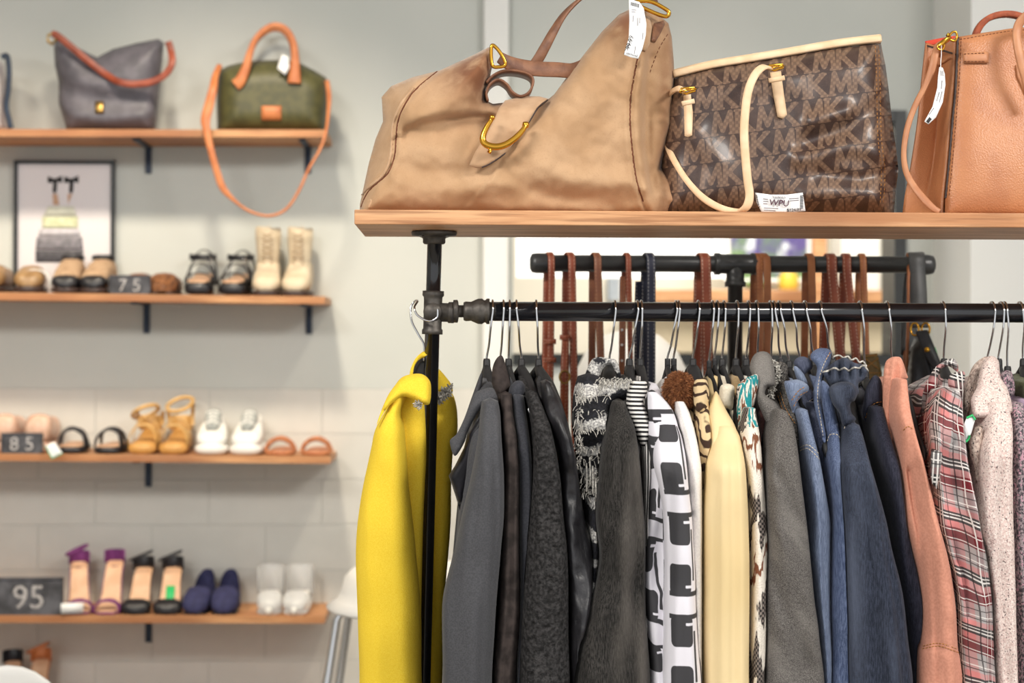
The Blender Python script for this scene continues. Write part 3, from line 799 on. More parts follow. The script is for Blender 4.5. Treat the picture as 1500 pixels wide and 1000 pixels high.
for s in ((345, 372, [(345, 125), (352, 118), (360, 100), (366, 78), (374, 58), (388, 43), (403, 37), (418, 42), (428, 56), (432, 75), (432, 100), (431, 122)]),):
    pts = s[2]; obj('handle', ribbon([P(x, y, yh - .002 * (i > 0)) for i, (x, y) in enumerate(pts)], [18 * M1(yh), 16 * M1(yh), 13 * M1(yh), 10 * M1(yh), 8 * M1(yh), 8 * M1(yh), 8 * M1(yh), 8 * M1(yh), 8 * M1(yh), 10 * M1(yh), 15 * M1(yh), 20 * M1(yh)], .008, n=60), m_orange, ob)
obj('handle', ribbon([P(x, y, 4.57) for x, y in ((352, 118), (360, 100), (366, 78), (376, 58), (390, 46), (403, 42), (416, 46), (425, 58), (430, 78), (430, 110))], 8 * M1(4.57), .008, n=40), m_orange, ob)
obj('badge', onsurf([(383, 155), (412, 155), (412, 176), (383, 176)], ot, .003, .0015, step=4), m_orange, ob)
pts = [(322, 95), (315, 112), (312, 130), (306, 155), (301, 175), (303, 192), (309, 220), (318, 252), (327, 276), (345, 295), (365, 309), (390, 316), (410, 312), (425, 300), (440, 275), (452, 248), (468, 220), (477, 195), (481, 165), (482, 140), (479, 118)]
ys = [4.46, 4.42, 4.39, 4.385, 4.38, 4.375] + [4.372] * 11 + [4.385, 4.43, 4.46, 4.48]
obj('strap', ribbon([P(x, y, q) for (x, y), q in zip(pts, ys)], [v * M1(4.4) for v in (8, 10, 12, 14, 14, 11, 10, 10, 10, 5, 4, 4, 4, 4, 4, 4, 4, 4, 5, 7, 7)], .004, n=110), m_orange, ob)
o = obj('price_tag', pillow([(406, 100), (413, 80), (422, 83), (424, 98), (418, 110)], 4.41, .0008, 3, 4, rim=.0004), m_paper, ob)
lb = thing('striped_bag', 'pale bag with dark strap at the far end of the top shelf', 'handbag', (P(-20, 190, 4.48).x, 4.48, S1(0)))
obj('body', pillow([(-70, 195), (-66, 120), (-60, 85), (-10, 82), (6, 92), (10, 140), (12, 195)], 4.52, .06, 30, 7, zmin=S1(0)), mat('pale_pink_cloth', speck('b9b2b4', 'cfc9c8', 20), rough=.8), lb)
obj('strap', ribbon([P(x, y, 4.45) for x, y in ((2, 84), (10, 82), (13, 100), (12, 130), (9, 155), (13, 175), (16, 188))], 8 * M1(4.45), .005, n=30), m_bracket, lb)

# framed print leaning on the wall
yp = YW - .012
fp = thing('framed_print', 'black framed print of bow heels on stacked books', 'picture', (P(95, 430, yp).x, yp, S2(95)))
def rp(x0, x1, y0, y1, d0, d1): 
    a, b = P(x0, y0, yp), P(x1, y1, yp); return box(min(a.x, b.x), max(a.x, b.x), yp - d0, yp + d1, min(a.z, b.z), max(a.z, b.z))
zb = S2(95)
def fbox(x0, x1, y0, y1):
    q = rp(x0, x1, y0, y1, .008, .008); return q
yb = 436
obj('frame', merge(fbox(21, 26, 235, yb), fbox(163, 168, 235, yb), fbox(26, 163, 235, 240), fbox(26, 163, yb - 5, yb)), m_frame, fp, smooth=False)
pr = obj('print', rp(26, 163, 240, yb - 5, 0, .006), mat('print_paper', speck('d9d3d6', 'dfdadc', 3), rough=.6), fp, smooth=False)
def flat(poly, y=None): return pillow(poly, y or yp - .001, .0004, 3, 6, rim=.0003)
pb = mat('print_black', col='1d1c1e'); pg = mat('print_grey', speck('8a868c', '6d6a70', 60)); pc = mat('print_cream', speck('dfe0d0', 'cfd0c0', 40)); ps = mat('print_skin', col='c9a184')
for dx in (0, 24):
    obj('printed_bow', flat([(70 + dx, 258), (80 + dx, 262), (91 + dx, 257), (91 + dx, 268), (84 + dx, 266), (83 + dx, 280), (80 + dx, 284), (77 + dx, 280), (78 + dx, 267), (70 + dx, 268)]), pb, pr)
    obj('printed_heel', flat([(77 + dx - dx // 12, 284), (84 + dx - dx // 12, 284), (87 + dx // 2, 300), (78 + dx * .9, 300)]), ps, pr)
obj('printed_book', flat([(70, 302), (108, 302), (112, 316), (64, 316)]), pc, pr)
obj('printed_book', flat([(62, 317), (114, 317), (114, 334), (62, 334)]), mat('print_pale_green', speck('d6d9b8', 'c3c79f', 60)), pr)
obj('printed_book', flat([(58, 335), (116, 335), (118, 346), (56, 346)]), mat('print_pale_grey', speck('c9c5ca', 'b8b4ba', 60)), pr)
obj('printed_book', flat([(54, 347), (120, 347), (122, 366), (52, 366)]), pg, pr)
obj('printed_book', flat([(52, 367), (122, 367), (122, 384), (52, 384)]), mat('print_dark_grey', speck('4c4a50', '3a383d', 80)), pr)

# ------------------------------------------------------------------ shoes
def ring(y, wd, z0, z1, cx=0, n=16, e=.75):
    out = []
    for k in range(n):
        a = 2 * pi * k / n; c, s = math.cos(a), math.sin(a)
        out.append(Vector((cx + wd * math.copysign(abs(c) ** e, c), y, (z0 + z1) / 2 + (z1 - z0) / 2 * math.copysign(abs(s) ** e, s))))
    return out
def body(secs, n=20):
    c = catmull(secs, n); return loft([ring(y, max(.002, wd), z0, max(z0 + .002, z1)) for y, wd, z0, z1 in c])
def place(px, zf, dy=.012, rot=0):
    return Matrix.Translation((P(px, 500, YS + .05).x, YS + dy, zf(px))) @ Matrix.Rotation(rot, 4, 'Z') @ Matrix.Diagonal((1, .76, 1, 1))
def shoe(name, label, px, zf, parts, rot=0, dy=.012, group=None, cat='shoe'):
    Mx = place(px, zf, dy, rot); t = thing(name, label, cat, Mx.translation, group)
    for nm, md, m in parts: obj(nm, xform(md, Mx), m, t)
    return t
def arch(x0, x1, y, z0, z1, lean=0.0, w=.012, th=.003, bow=1.0, n=16):
    """a strap arching over the foot from side to side"""
    pts, nr = [], []
    for k in range(n + 1):
        a = pi * k / n; pts.append(Vector(((x0 + x1) / 2 - (x1 - x0) / 2 * math.cos(a), y + lean * math.sin(a), z0 + (z1 - z0) * math.sin(a) ** .7)))
        nr.append(Vector((-math.cos(a), -.1, math.sin(a) + .05)))
    return ribbon(pts, w, th, nr)
def sole(secs, n=18): return body(secs, n)
lr = mat('gold_brown_leather', speck('8a6a45', 'a5835a', 40), rough=.4); bk = m_blackl; bg = mat('tan_nubuck', speck('a5876a', 'b89a7c', 60), rough=.9)
nude = mat('nude_insole', speck('d0a482', 'dcb392', 30), rough=.6); purp = mat('purple_suede', speck('6a2a66', '7d3a78', 60), rough=.85)
wov = mat('woven_tan_leather', speck('a0693f', '5d351e', 130), rough=.5, bump=lambda g: g.vor(160), bs=1, bd=.006); beige = mat('beige_boot_leather', speck('cdbb9f', 'd8c8ae', 20), rough=.6)
golds = mat('gold_leather', speck('c79b5a', 'd9b276', 40), rough=.4); corkm = mat('honey_wood_sole', speck('bf8a45', 'cf9c58', 30, st=(1, 4, 1)), rough=.5)
navy = mat('navy_suede', speck('25264a', '31325a', 60), rough=.8); clear = mat('clear_plastic', col='f2f2f2', rough=.15, trans=.55, ior=1.2)
rose = mat('rose_gold_leather', speck('c9a088', 'dcb8a2', 30), rough=.35); tanb = mat('braided_tan_leather', speck('a8663f', 'bd7a50', 90), rough=.5)
whl = mat('white_leather', speck('e6e4de', 'efede8', 20), rough=.5); gmesh = mat('grey_mesh', speck('8f928f', 'a8aaa6', 200), rough=.9)
def platform_flat(cu, cb):
    return [('sole', sole([(0, .012, 0, .018), (.03, .038, 0, .02), (.12, .033, 0, .02), (.22, .03, 0, .022), (.245, .012, 0, .022)]), cb),
            ('upper', body([(.004, .01, .014, .03), (.02, .034, .014, .05), (.06, .038, .014, .062), (.11, .034, .014, .075), (.17, .028, .014, .07), (.225, .025, .014, .07), (.24, .012, .014, .06)]), cu)]
for px, lab, r in ((-14, 'bronze slip-on shoe at the end of the framed print shelf', 0), (45, 'bronze slip-on shoe with a white band below the framed print', .1)):
    ps_ = platform_flat(lr, m_edge)
    if px > 0: ps_.append(('band', arch(-.03, .055, .03, .008, .062, .03, .014), m_white))
    shoe('slip_on_shoe', lab, px, S2, ps_, r)
for px, lab, r in ((98, 'black toed taupe shoe beside the white banded slip-on', .05), (138, 'black toed taupe shoe beside the chalk size sign', -.03)):
    shoe('ankle_shoe', lab, px, S2, [('sole', sole([(0, .014, 0, .016), (.03, .037, 0, .018), (.12, .034, 0, .018), (.22, .031, 0, .02), (.24, .014, 0, .02)]), m_edge),
        ('upper', body([(.03, .033, .014, .055), (.08, .035, .014, .075), (.13, .034, .014, .092), (.18, .032, .014, .1), (.225, .028, .014, .098), (.238, .018, .014, .09)]), bg),
        ('toe_cap', body([(.0, .012, .012, .03), (.014, .031, .012, .044), (.04, .037, .012, .05), (.06, .0375, .012, .048)]), bk),
        ('collar', tube([Vector((.024 * math.cos(a), .18 + .035 * math.sin(a), .098)) for a in [2 * pi * k / 20 for k in range(20)]], .008, 8, closed=True), bk)], r)
for px, lab, dy in ((240, 'woven tan shoe standing beside the chalk size sign', .012), (200, 'woven tan shoe half hidden behind the chalk size sign', .05)):
    shoe('woven_shoe', lab, px, S2, [('upper', body([(0, .015, .0, .03), (.02, .034, .0, .052), (.07, .036, 0, .058), (.14, .03, 0, .05), (.22, .028, 0, .052), (.235, .014, 0, .045)]), wov), ('sole', sole([(0, .018, -.0, .008), (.03, .036, 0, .008), (.22, .03, 0, .008), (.24, .014, 0, .008)]), m_edge)], .0, dy)
for px, lab, r in ((292, 'black strappy platform sandal beside the woven shoe', .04), (341, 'black strappy platform sandal beside the beige boots', -.06)):
    p_ = [('sole', sole([(0, .022, 0, .03), (.02, .036, 0, .034), (.1, .036, 0, .036), (.18, .03, 0, .05), (.235, .026, 0, .06)]), bk), ('insole', sole([(.008, .018, .031, .036), (.03, .03, .034, .04), (.12, .03, .04, .046), (.22, .022, .055, .062)]), nude)]
    for y, h, ww in ((.03, .058, .026), (.085, .085, .018), (.12, .1, .014), (.2, .125, .016)): p_.append(('strap', arch(-.036, .036, y, .03, h, .02, ww), bk))
    p_.append(('heel_strap', ribbon([Vector((.034 * math.cos(a), .18 + .05 * math.sin(a), .105)) for a in [pi * k / 12 for k in range(13)]], .016, .004, [Vector((math.cos(a), math.sin(a), 0)) for a in [pi * k / 12 for k in range(13)]]), bk))
    p_.append(('buckle', tube([Vector((.0305 + .001, .03 + .02 * math.cos(a), .09 + .008 * math.sin(a))) for a in [2 * pi * k / 10 for k in range(10)]], .0015, 5, closed=True), m_chrome))
    shoe('platform_sandal', lab, px, S2, p_, r)
for px, lab, r in ((391, 'beige lace-up boot beside the black sandal', .05), (432, 'beige lace-up boot at the open end of the shelf', -.05)):
    p_ = [('foot', body([(0, .016, .012, .035), (.02, .034, .012, .05), (.06, .037, .012, .058), (.1, .034, .012, .085), (.15, .032, .012, .11), (.205, .03, .012, .11), (.225, .016, .012, .1)]), beige),
          ('sole', sole([(-.004, .018, 0, .014), (.02, .037, 0, .015), (.11, .034, 0, .015), (.21, .032, 0, .02), (.232, .016, 0, .02)]), m_edge),
          ('shaft', loft([[Vector((rx * math.cos(a), .155 + dy + ry * math.sin(a), z + .008 * (math.sin(a * 2) if z > .16 else 0))) for a in [2 * pi * k / 18 for k in range(18)]] for rx, ry, dy, z in ((.03, .055, 0, .07), (.029, .05, 0, .1), (.032, .048, .003, .13), (.034, .05, .005, .155), (.034, .052, .005, .178))]), beige)]
    lc = []
    for k in range(6):
        z = .075 + k * .016; lc.append(tube([Vector((-.014, .155 - .055 + .012 * (k < 2) - .004, z)), Vector((.014, .152 - .055 + .01 * (k < 2) - .004, z + .012))], .0022, 5)); lc.append(tube([Vector((.014, .155 - .055 + .012 * (k < 2) - .004, z)), Vector((-.014, .152 - .055 + .01 * (k < 2) - .004, z + .012))], .0022, 5))
    p_.append(('laces', merge(*lc), mat('boot_lace', col='b9a183') if 'boot_lace' not in MATS else MATS['boot_lace']))
    p_.append(('pull_tab', ribbon([Vector((0, .2, .17)), Vector((0, .207, .195)), Vector((0, .212, .17))], .014, .002, (0, 1, 0)), beige))
    shoe('lace_up_boot', lab, px, S2, p_, r)
# chalk signs
def sign(x0, x1, y0, zf, txt, label, size, dx=0):
    y = YS + .008; a = P(x0, y0, y); b = P(x1, y0, y); z0 = zf((x0 + x1) / 2)
    t = thing('chalkboard_sign', label, 'sign', ((a.x + b.x) / 2, y, z0), 'chalk size signs')
    obj('board', box(a.x, b.x, y, y + .012, z0, a.z, .002), m_chalkb, t, smooth=False)
    e = .004; obj('frame', merge(box(a.x, b.x, y - .003, y, a.z - e, a.z), box(a.x, b.x, y - .003, y, z0, z0 + e), box(b.x - e, b.x, y - .003, y, z0, a.z), box(a.x, a.x + e, y - .003, y, z0, a.z)), m_chalkb, t, smooth=False)
    obj('lettering', text(txt, face_at(((a.x + b.x) / 2 + dx, y - .0005, (z0 + a.z) / 2 - size * .06)), size, .0006), m_chalk, t)
sign(160, 220, 403, S2, '7 5', 'grey chalkboard size sign reading 7 5 beside the woven shoe', .046)
sign(2, 62, 634, S3, '8 5', 'small black chalkboard size sign reading 8 5 before rose shoes', .05)
sign(-40, 92, 846, S4, '95', 'large grey chalkboard size sign reading 95 beside purple heels', .085, .028)
# shelf three
for px, lab in ((5, 'rose gold rounded shoe standing behind the small black sign'), (56, 'rose gold rounded shoe with a white tag beside black sandals')):
    shoe('rounded_shoe', lab, px, S3, [('sole', sole([(0, .018, 0, .03), (.03, .034, 0, .03), (.2, .03, 0, .03), (.23, .012, 0, .03)]), rose), ('upper', body([(.0, .015, .025, .07), (.015, .032, .025, .095), (.05, .036, .025, .1), (.11, .032, .025, .085), (.2, .027, .025, .09), (.225, .012, .025, .08)]), rose)], dy=.035)
o = obj('price_tag', pillow([(66, 653), (80, 647), (92, 664), (76, 672)], 4.385, .0008, 3, 4, rim=.0005), m_paper); tag(o, 'white price tag with green edge hanging over the shelf front', 'tag')
obj('tag_edge', tube([P(x, y, 4.3835) for x, y in ((66, 653), (76, 672), (92, 664))], .0012, 5), m_green, o)
for px, lab, s in ((108, 'black crossed strap sandal beside the white price tag', 1), (160, 'black crossed strap sandal beside the gold sandals', -1)):
    p_ = [('sole', sole([(0, .02, 0, .016), (.025, .037, 0, .018), (.12, .033, 0, .018), (.22, .03, 0, .02), (.24, .014, 0, .02)]), bk), ('insole', sole([(.01, .018, .017, .02), (.03, .032, .018, .022), (.2, .026, .02, .024)]), nude)]
    p_.append(('strap', ribbon([Vector(q) for q in ((-s * .036, .03, .014), (-s * .026, .05, .05), (0, .06, .062), (s * .026, .085, .052), (s * .035, .11, .016))], .022, .004, [Vector((-s, -.2, .3)), Vector((-s * .6, -.2, .8)), Vector((0, -.2, 1)), Vector((s * .6, -.2, .8)), Vector((s, -.2, .3))], n=24), bk))
    p_.append(('strap', ribbon([Vector(q) for q in ((s * .036, .03, .014), (s * .03, .045, .045), (0, .058, .064), (-s * .026, .085, .054), (-s * .035, .11, .016))], .022, .004, [Vector((s, -.2, .3)), Vector((s * .6, -.2, .8)), Vector((0, -.2, 1)), Vector((-s * .6, -.2, .8)), Vector((-s, -.2, .3))], n=24), bk))
    shoe('crossed_sandal', lab, px, S3, p_, .06 * s)
for px, lab, h in ((211, 'gold wood soled sandal with slack ankle strap', .105), (256, 'gold wood soled sandal with upright ankle strap beside sneakers', .125)):
    p_ = [('sole', sole([(0, .024, 0, .026), (.02, .037, 0, .03), (.11, .034, 0, .04), (.2, .029, 0, .06), (.23, .02, 0, .062)]), corkm), ('vamp_strap', arch(-.037, .037, .035, .02, .075, .015, .035), golds), ('instep_strap', arch(-.034, .034, .1, .03, .09, .02, .012), golds)]
    p_.append(('ankle_strap', tube([Vector((.034 * math.cos(a) + (.012 if h < .11 else 0) * -1, .17 + .04 * math.sin(a), h + .018 * math.sin(a + (2.4 if h < .11 else .4)))) for a in [2 * pi * k / 24 for k in range(24)]], .0055, 6, closed=True), golds))
    p_.append(('heel_counter', ribbon([Vector((.029 * math.cos(a), .185 + .04 * math.sin(a), .075)) for a in [pi * k / 12 for k in range(13)]], .04, .004, [Vector((math.cos(a), math.sin(a), 0)) for a in [pi * k / 12 for k in range(13)]]), golds))
    p_ += [('side_strap', tube([Vector((q * .03, .19, .07)), Vector((q * .034, .17, h))], .005, 6), golds) for q in (-1, 1)]
    shoe('ankle_strap_sandal', lab, px, S3, p_, .0)
for px, lab, s in ((312, 'white leather sneaker with grey tongue beside gold sandal', 1), (361, 'white leather sneaker with grey tongue beside braided sandal', -1)):
    p_ = [('sole', sole([(-.004, .02, .004, .026), (.015, .041, 0, .028), (.08, .043, 0, .028), (.2, .035, 0, .03), (.245, .016, 0, .03)]), whl),
          ('upper', body([(.004, .014, .02, .042), (.02, .036, .02, .055), (.06, .04, .02, .066), (.1, .036, .02, .085), (.15, .03, .02, .092), (.21, .028, .02, .1), (.235, .016, .02, .098)]), whl),
          ('tongue', body([(.045, .014, .06, .076), (.075, .020, .068, .096), (.105, .022, .08, .112), (.122, .019, .09, .116)]), gmesh)]
    p_.append(('laces', merge(*[tube([Vector((-.018, .06 + k * .014, 0.078 + k * .0085)), Vector((0, .052 + k * .014, .086 + k * .0085)), Vector((.018, .06 + k * .014, .078 + k * .0085))], .0025, 5) for k in range(4)]), whl))
    shoe('sneaker', lab, px, S3, p_, .05 * s)
for px, lab in ((411, 'tan flat braided sandal beside the white sneaker'), (464, 'tan flat braided sandal at the end of the shelf')):
    p_ = [('sole', sole([(0, .02, 0, .012), (.025, .039, 0, .013), (.12, .033, 0, .013), (.22, .03, 0, .014), (.235, .014, 0, .014)]), tanb)]
    for y in (.035, .07): p_.append(('braided_strap', merge(*[stube([(-.038 + .076 * k / 10, y + .006 * math.sin(k * 2.1 + q * 2.1), .012 + .030 * math.sin(pi * k / 10) ** .6 + .003 * math.cos(k * 2.1 + q * 2.1)) for k in range(11)], .0042, 40, 6) for q in range(3)]), tanb))
    shoe('braided_sandal', lab, px, S3, p_, .0)
# shelf four
def heel(col, H, L=.185, toe='open', wd=.034, strap=True, tagc=None, back=.035):
    """high heel seen from the toe: curved sole, footbed, toe band or vamp, heel counter, heel"""
    def zf(y): return .006 + (H - .006) * sst(.05, .165, y)
    sec = [(0, wd * .6), (.02, wd * .98), (.05, wd), (.09, wd * .82), (.13, wd * .72), (.17, wd * .7), (L, wd * .4)]
    p_ = [('sole', body([(y, q, max(0, zf(y) - .008), zf(y)) for y, q in sec], 26), col), ('footbed', body([(y + .002, q * .9, zf(y) - .001, zf(y) + .004) for y, q in sec], 26), nude)]
    if toe == 'open': p_.append(('toe_band', arch(-wd, wd, .022, .002, .034, .012, .03, .004), col))
    else: p_.append(('vamp', body([(-.004, .012, .0, .018), (.008, wd * .95, 0, .028), (.03, wd * 1.06, .0, .038), (.05, wd * 1.06, .0, .036)], 16), col))
    hb = []
    for k in range(15):
        a = pi * k / 14; hb.append(Vector((wd * .74 * math.cos(a), L - .03 + .035 * math.sin(a), H + .5 * back)))
    p_.append(('heel_counter', ribbon(hb, back, .004, [Vector((math.cos(pi * k / 14), math.sin(pi * k / 14), 0)) for k in range(15)]), col))
    p_.append(('heel', tube([Vector((0, L - .02, H - .005)), Vector((0, L - .015, H * .6)), Vector((0, L - .016, 0))], [.019, .011, .008], 12), col))
    if strap: p_.append(('ankle_strap', tube([Vector((wd * .8 * math.cos(a) - .006, L - .035 + .035 * math.sin(a), H + back + .004 + .012 * math.cos(a))) for a in [2 * pi * k / 24 for k in range(24)]], .0035, 6, closed=True), col))
    if tagc: p_.append(('sticker', ribbon([Vector((0, .07, zf(.07) + .008)), Vector((0, .088, zf(.088) + .008)), Vector((0, .108, zf(.108) + .01))], .022, .001, (0, -1, .6)), tagc))
    return p_
shoe('heeled_sandal', 'purple suede heeled sandal with white tag beside large sign', 122, S4, heel(purp, .115) + [('price_tag', box(-.046, .01, -.012, -.010, .006, .032), m_paper)], .22)
shoe('heeled_sandal', 'purple suede heeled sandal beside the black pump', 160, S4, heel(purp, .118, strap=False), .0)
shoe('pump_shoe', 'black closed toe pump with nude lining beside purple sandal', 201, S4, heel(bk, .1, toe='closed', wd=.036), -.03)
shoe('pump_shoe', 'black closed toe pump with green sticker inside', 248, S4, heel(bk, .1, toe='closed', wd=.036, tagc=m_green), .02)
for px, lab, s in ((288, 'navy suede pointed flat beside the black pump', -.06), (331, 'navy suede pointed flat beside the clear shoe', .02)):
    shoe('pointed_flat', lab, px, S4, [('sole', sole([(0, .014, 0, .006), (.02, .032, 0, .006), (.1, .031, 0, .006), (.22, .026, 0, .012), (.24, .01, 0, .012)]), bk),
        ('vamp', body([(-.002, .012, .004, .022), (.012, .031, .004, .04), (.05, .036, .004, .058), (.085, .035, .004, .066)]), navy),
        ('topline', loft([[Vector((rx * math.copysign(abs(math.cos(a)) ** .8, math.cos(a)), .155 + .085 * math.sin(a), z0 + (zb if math.sin(a) > 0 else zf_) * abs(math.sin(a)))) for a in [2 * pi * k / 24 for k in range(24)]] for rx, z0, zb, zf_ in ((.031, .006, 0, 0), (.0315, .03, .02, .01), (.027, .046, .05, .018))], caps=False), navy)], s)
for px, lab, s in ((397, 'clear plastic shoe beside the navy flat', 1), (434, 'clear plastic shoe at the open end of the shelf', -1)):
    shoe('clear_shoe', lab, px, S4, [('sole', sole([(0, .016, 0, .012), (.02, .032, 0, .012), (.12, .03, 0, .02), (.2, .026, 0, .04), (.215, .012, 0, .04)]), clear),
        ('vamp', body([(-.004, .012, .008, .03), (.01, .03, .008, .042), (.05, .033, .008, .06)]), clear),
        ('side_wall', ribbon([Vector((.035 * math.cos(a), .14 + .07 * math.sin(a), .075)) for a in [-.5 + (pi + 1) * k / 18 for k in range(19)]], .075, .002, [Vector((math.cos(a), math.sin(a), 0)) for a in [-.5 + (pi + 1) * k / 18 for k in range(19)]]), clear),
        ('insole', sole([(.02, .024, .012, .016), (.12, .024, .02, .024), (.2, .02, .04, .044)]), whl),
        ('toe_bead', lathe([(0, -.01), (.006, -.008), (.009, 0), (.006, .008), (0, .01)], (0, -.006, .012), 12), whl)], .05 * s)
# lowest shelf: two tall heels whose tops show
shoe('high_heel', 'black high heel on the lowest shelf behind the white chair', 8, S5, heel(bk, .105, toe='closed', strap=False), 0)
shoe('high_heel', 'tan high heel with ankle strap on the lowest shelf', 52, S5, heel(m_orange, .11, toe='open'), .03)

# ------------------------------------------------------------------ clothes rack: board, pole, rail
ZT, ZBt = P(750, 308, YF).z, P(750, 329.5, YF).z
xl = P(519, 320, YF).x
board = obj('rack_shelf', box(xl, 1.05, YF, YB, ZBt, ZT, .0015), m_wood, smooth=False)
tag(board, 'thick plywood board carrying three handbags over the clothes rail', 'shelf')
ZR = P(750, 456, YR).z; RR = .0142
rk = thing('pipe_rack', 'black iron pipe clothes rail with one visible upright', 'clothes rack', (P(620, 990, YR).x, YR, 0))
ptop = P(637, 345, YR); pbot = P(620, 1000, YR); tee = P(634, 457, YR)
dirv = (pbot - ptop); foot = ptop + dirv * (ptop.z / (ptop.z - pbot.z)); foot.y = YR
obj('upright_pole', merge(cyl(ptop + Vector((0, 0, .004)), tee, .0108, seg=24), cyl(tee, foot, .0108, seg=24)), m_pipe, rk)
ft = P(636, 340, YR); zf = ZBt
obj('flange', lathe([(.0, 0), (.0325, 0), (.0335, -.002), (.0325, -.0065), (.02, -.008), (.0165, -.011), (.0165, -.017), (.0145, -.019), (0, -.019)], (ft.x, YR, zf)), m_iron, rk)
for a in (45, 135, 225, 315):
    obj('screw', lathe([(0, -.0005), (.0042, -.001), (.0042, -.002), (0, -.0035)], (ft.x + .025 * math.cos(R(a)), YR + .025 * math.sin(R(a)), zf - .0055), 10), m_pipe, rk)
obj('base_flange', lathe([(.0, 0), (.045, 0), (.045, .007), (.02, .012), (.018, .022), (0, .022)], (foot.x, YR, 0)), m_iron, rk)
up = (ptop - pbot).normalized()
tz = [(.0105, -.0325), (.0152, -.0325), (.0152, -.026), (.0135, -.024), (.0135, .018), (.0138, .022), (.0158, .024), (.0158, .031), (.0105, .031)]
rot = Vector((0, 0, 1)).rotation_difference(up).to_matrix().to_4x4()
tv = lathe([(r, h) for r, h in tz], (0, 0, 0), 24)
tx = lathe([(.0, .0), (.0138, .0), (.0138, .022), (.0155, .023), (.0155, .031), (.0, .031)], (0, 0, 0), 24, 'X')
fc = lathe([(0, -.0165), (.0125, -.015), (.0138, -.012), (.0138, 0), (0, 0)], (0, 0, 0), 24, 'Y')
obj('tee_fitting', xform(merge(tv, tx, fc), Matrix.Translation(tee) @ rot), m_iron, rk)
xt = tee.x
def xl_(prof, nm, m): obj(nm, lathe(prof, (xt, YR, ZR), 24, 'X'), m, rk)
xl_([(0, .028), (.0165, .030), (.0168, .036), (.0150, .037), (.0090, .038), (.0090, .047), (0, .047)], 'nipple', m_iron)
xl_([(0, .044), (.0130, .045), (.0145, .048), (.0140, .056), (.0150, .058), (.0185, .066), (.0188, .072), (.0165, .075), (.0165, .077), (.0188, .079), (.0188, .083), (0, .083)], 'reducer_coupling', m_iron)
xl_([(0, .082)] + [(.0138 + (.0006 if k % 2 else -.0004), .083 + k * .0012) for k in range(9)] + [(0, .094)], 'pipe_thread', m_iron)
obj('hanging_rail', cyl((xt + .090, YR, ZR), (1.1, YR, ZR), RR, seg=32), m_pipe, rk)
# far support of the board, beyond the frame
obj('upright_pole', cyl((1.0, YR, 0), (1.0, YR, ZBt), .0108, seg=24), m_pipe, rk)
obj('flange', lathe([(.0, 0), (.0325, 0), (.0335, -.002), (.0325, -.0065), (.02, -.008), (.0165, -.011), (.0165, -.017), (.0145, -.019), (0, -.019)], (1.0, YR, zf)), m_iron, rk)

# ------------------------------------------------------------------ stand with the straps
ZTp = P(1070, 386.5, YT).z; rt = .0148
st = thing('pipe_stand', 'matte black pipe stand holding leather bag straps behind the rail', 'stand', (P(1077, 500, YT).x, YT, 0))
xa, xb, xm = P(790, 386, YT).x, P(1355, 386, YT).x, P(1077, 386, YT).x
obj('cross_pipe', cyl((xa, YT, ZTp), (xb, YT, ZTp), rt, seg=28), m_pipem, st)
for x, s in ((xa, -1), (xb, 1)):
    obj('end_cap', lathe([(0, -.016 * 1), (.0165, -.016), (.0178, -.013), (.0178, .006), (.016, .014), (.010, .017), (0, .0175)] if s > 0 else [(0, .018), (.0165, .018), (.0172, .015), (.0178, .008), (.0178, -.006), (.0165, -.013), (.010, -.0165), (0, -.017)], (x, YT, ZTp), 24, 'X'), m_pipem, st)
obj('tee_fitting', merge(lathe([(0, -.037), (.0195, -.037), (.0195, -.028), (.0175, -.026), (.0175, .026), (.0195, .028), (.0195, .037), (0, .037)], (xm, YT, ZTp), 28, 'X'),
    lathe([(0, 0), (.0165, 0), (.0160, -.020), (.0160, -.03), (.0185, -.032), (.0185, -.040), (0, -.040)], (xm, YT, ZTp), 28)), m_pipem, st)
obj('upright_pole', cyl((xm, YT, 0), (xm, YT, ZTp - .02), .0132, seg=24), m_pipem, st)
obj('base', lathe([(0, 0), (.2, 0), (.2, .012), (.03, .02), (.02, .04), (0, .04)], (xm, YT, 0)), m_pipem, st)
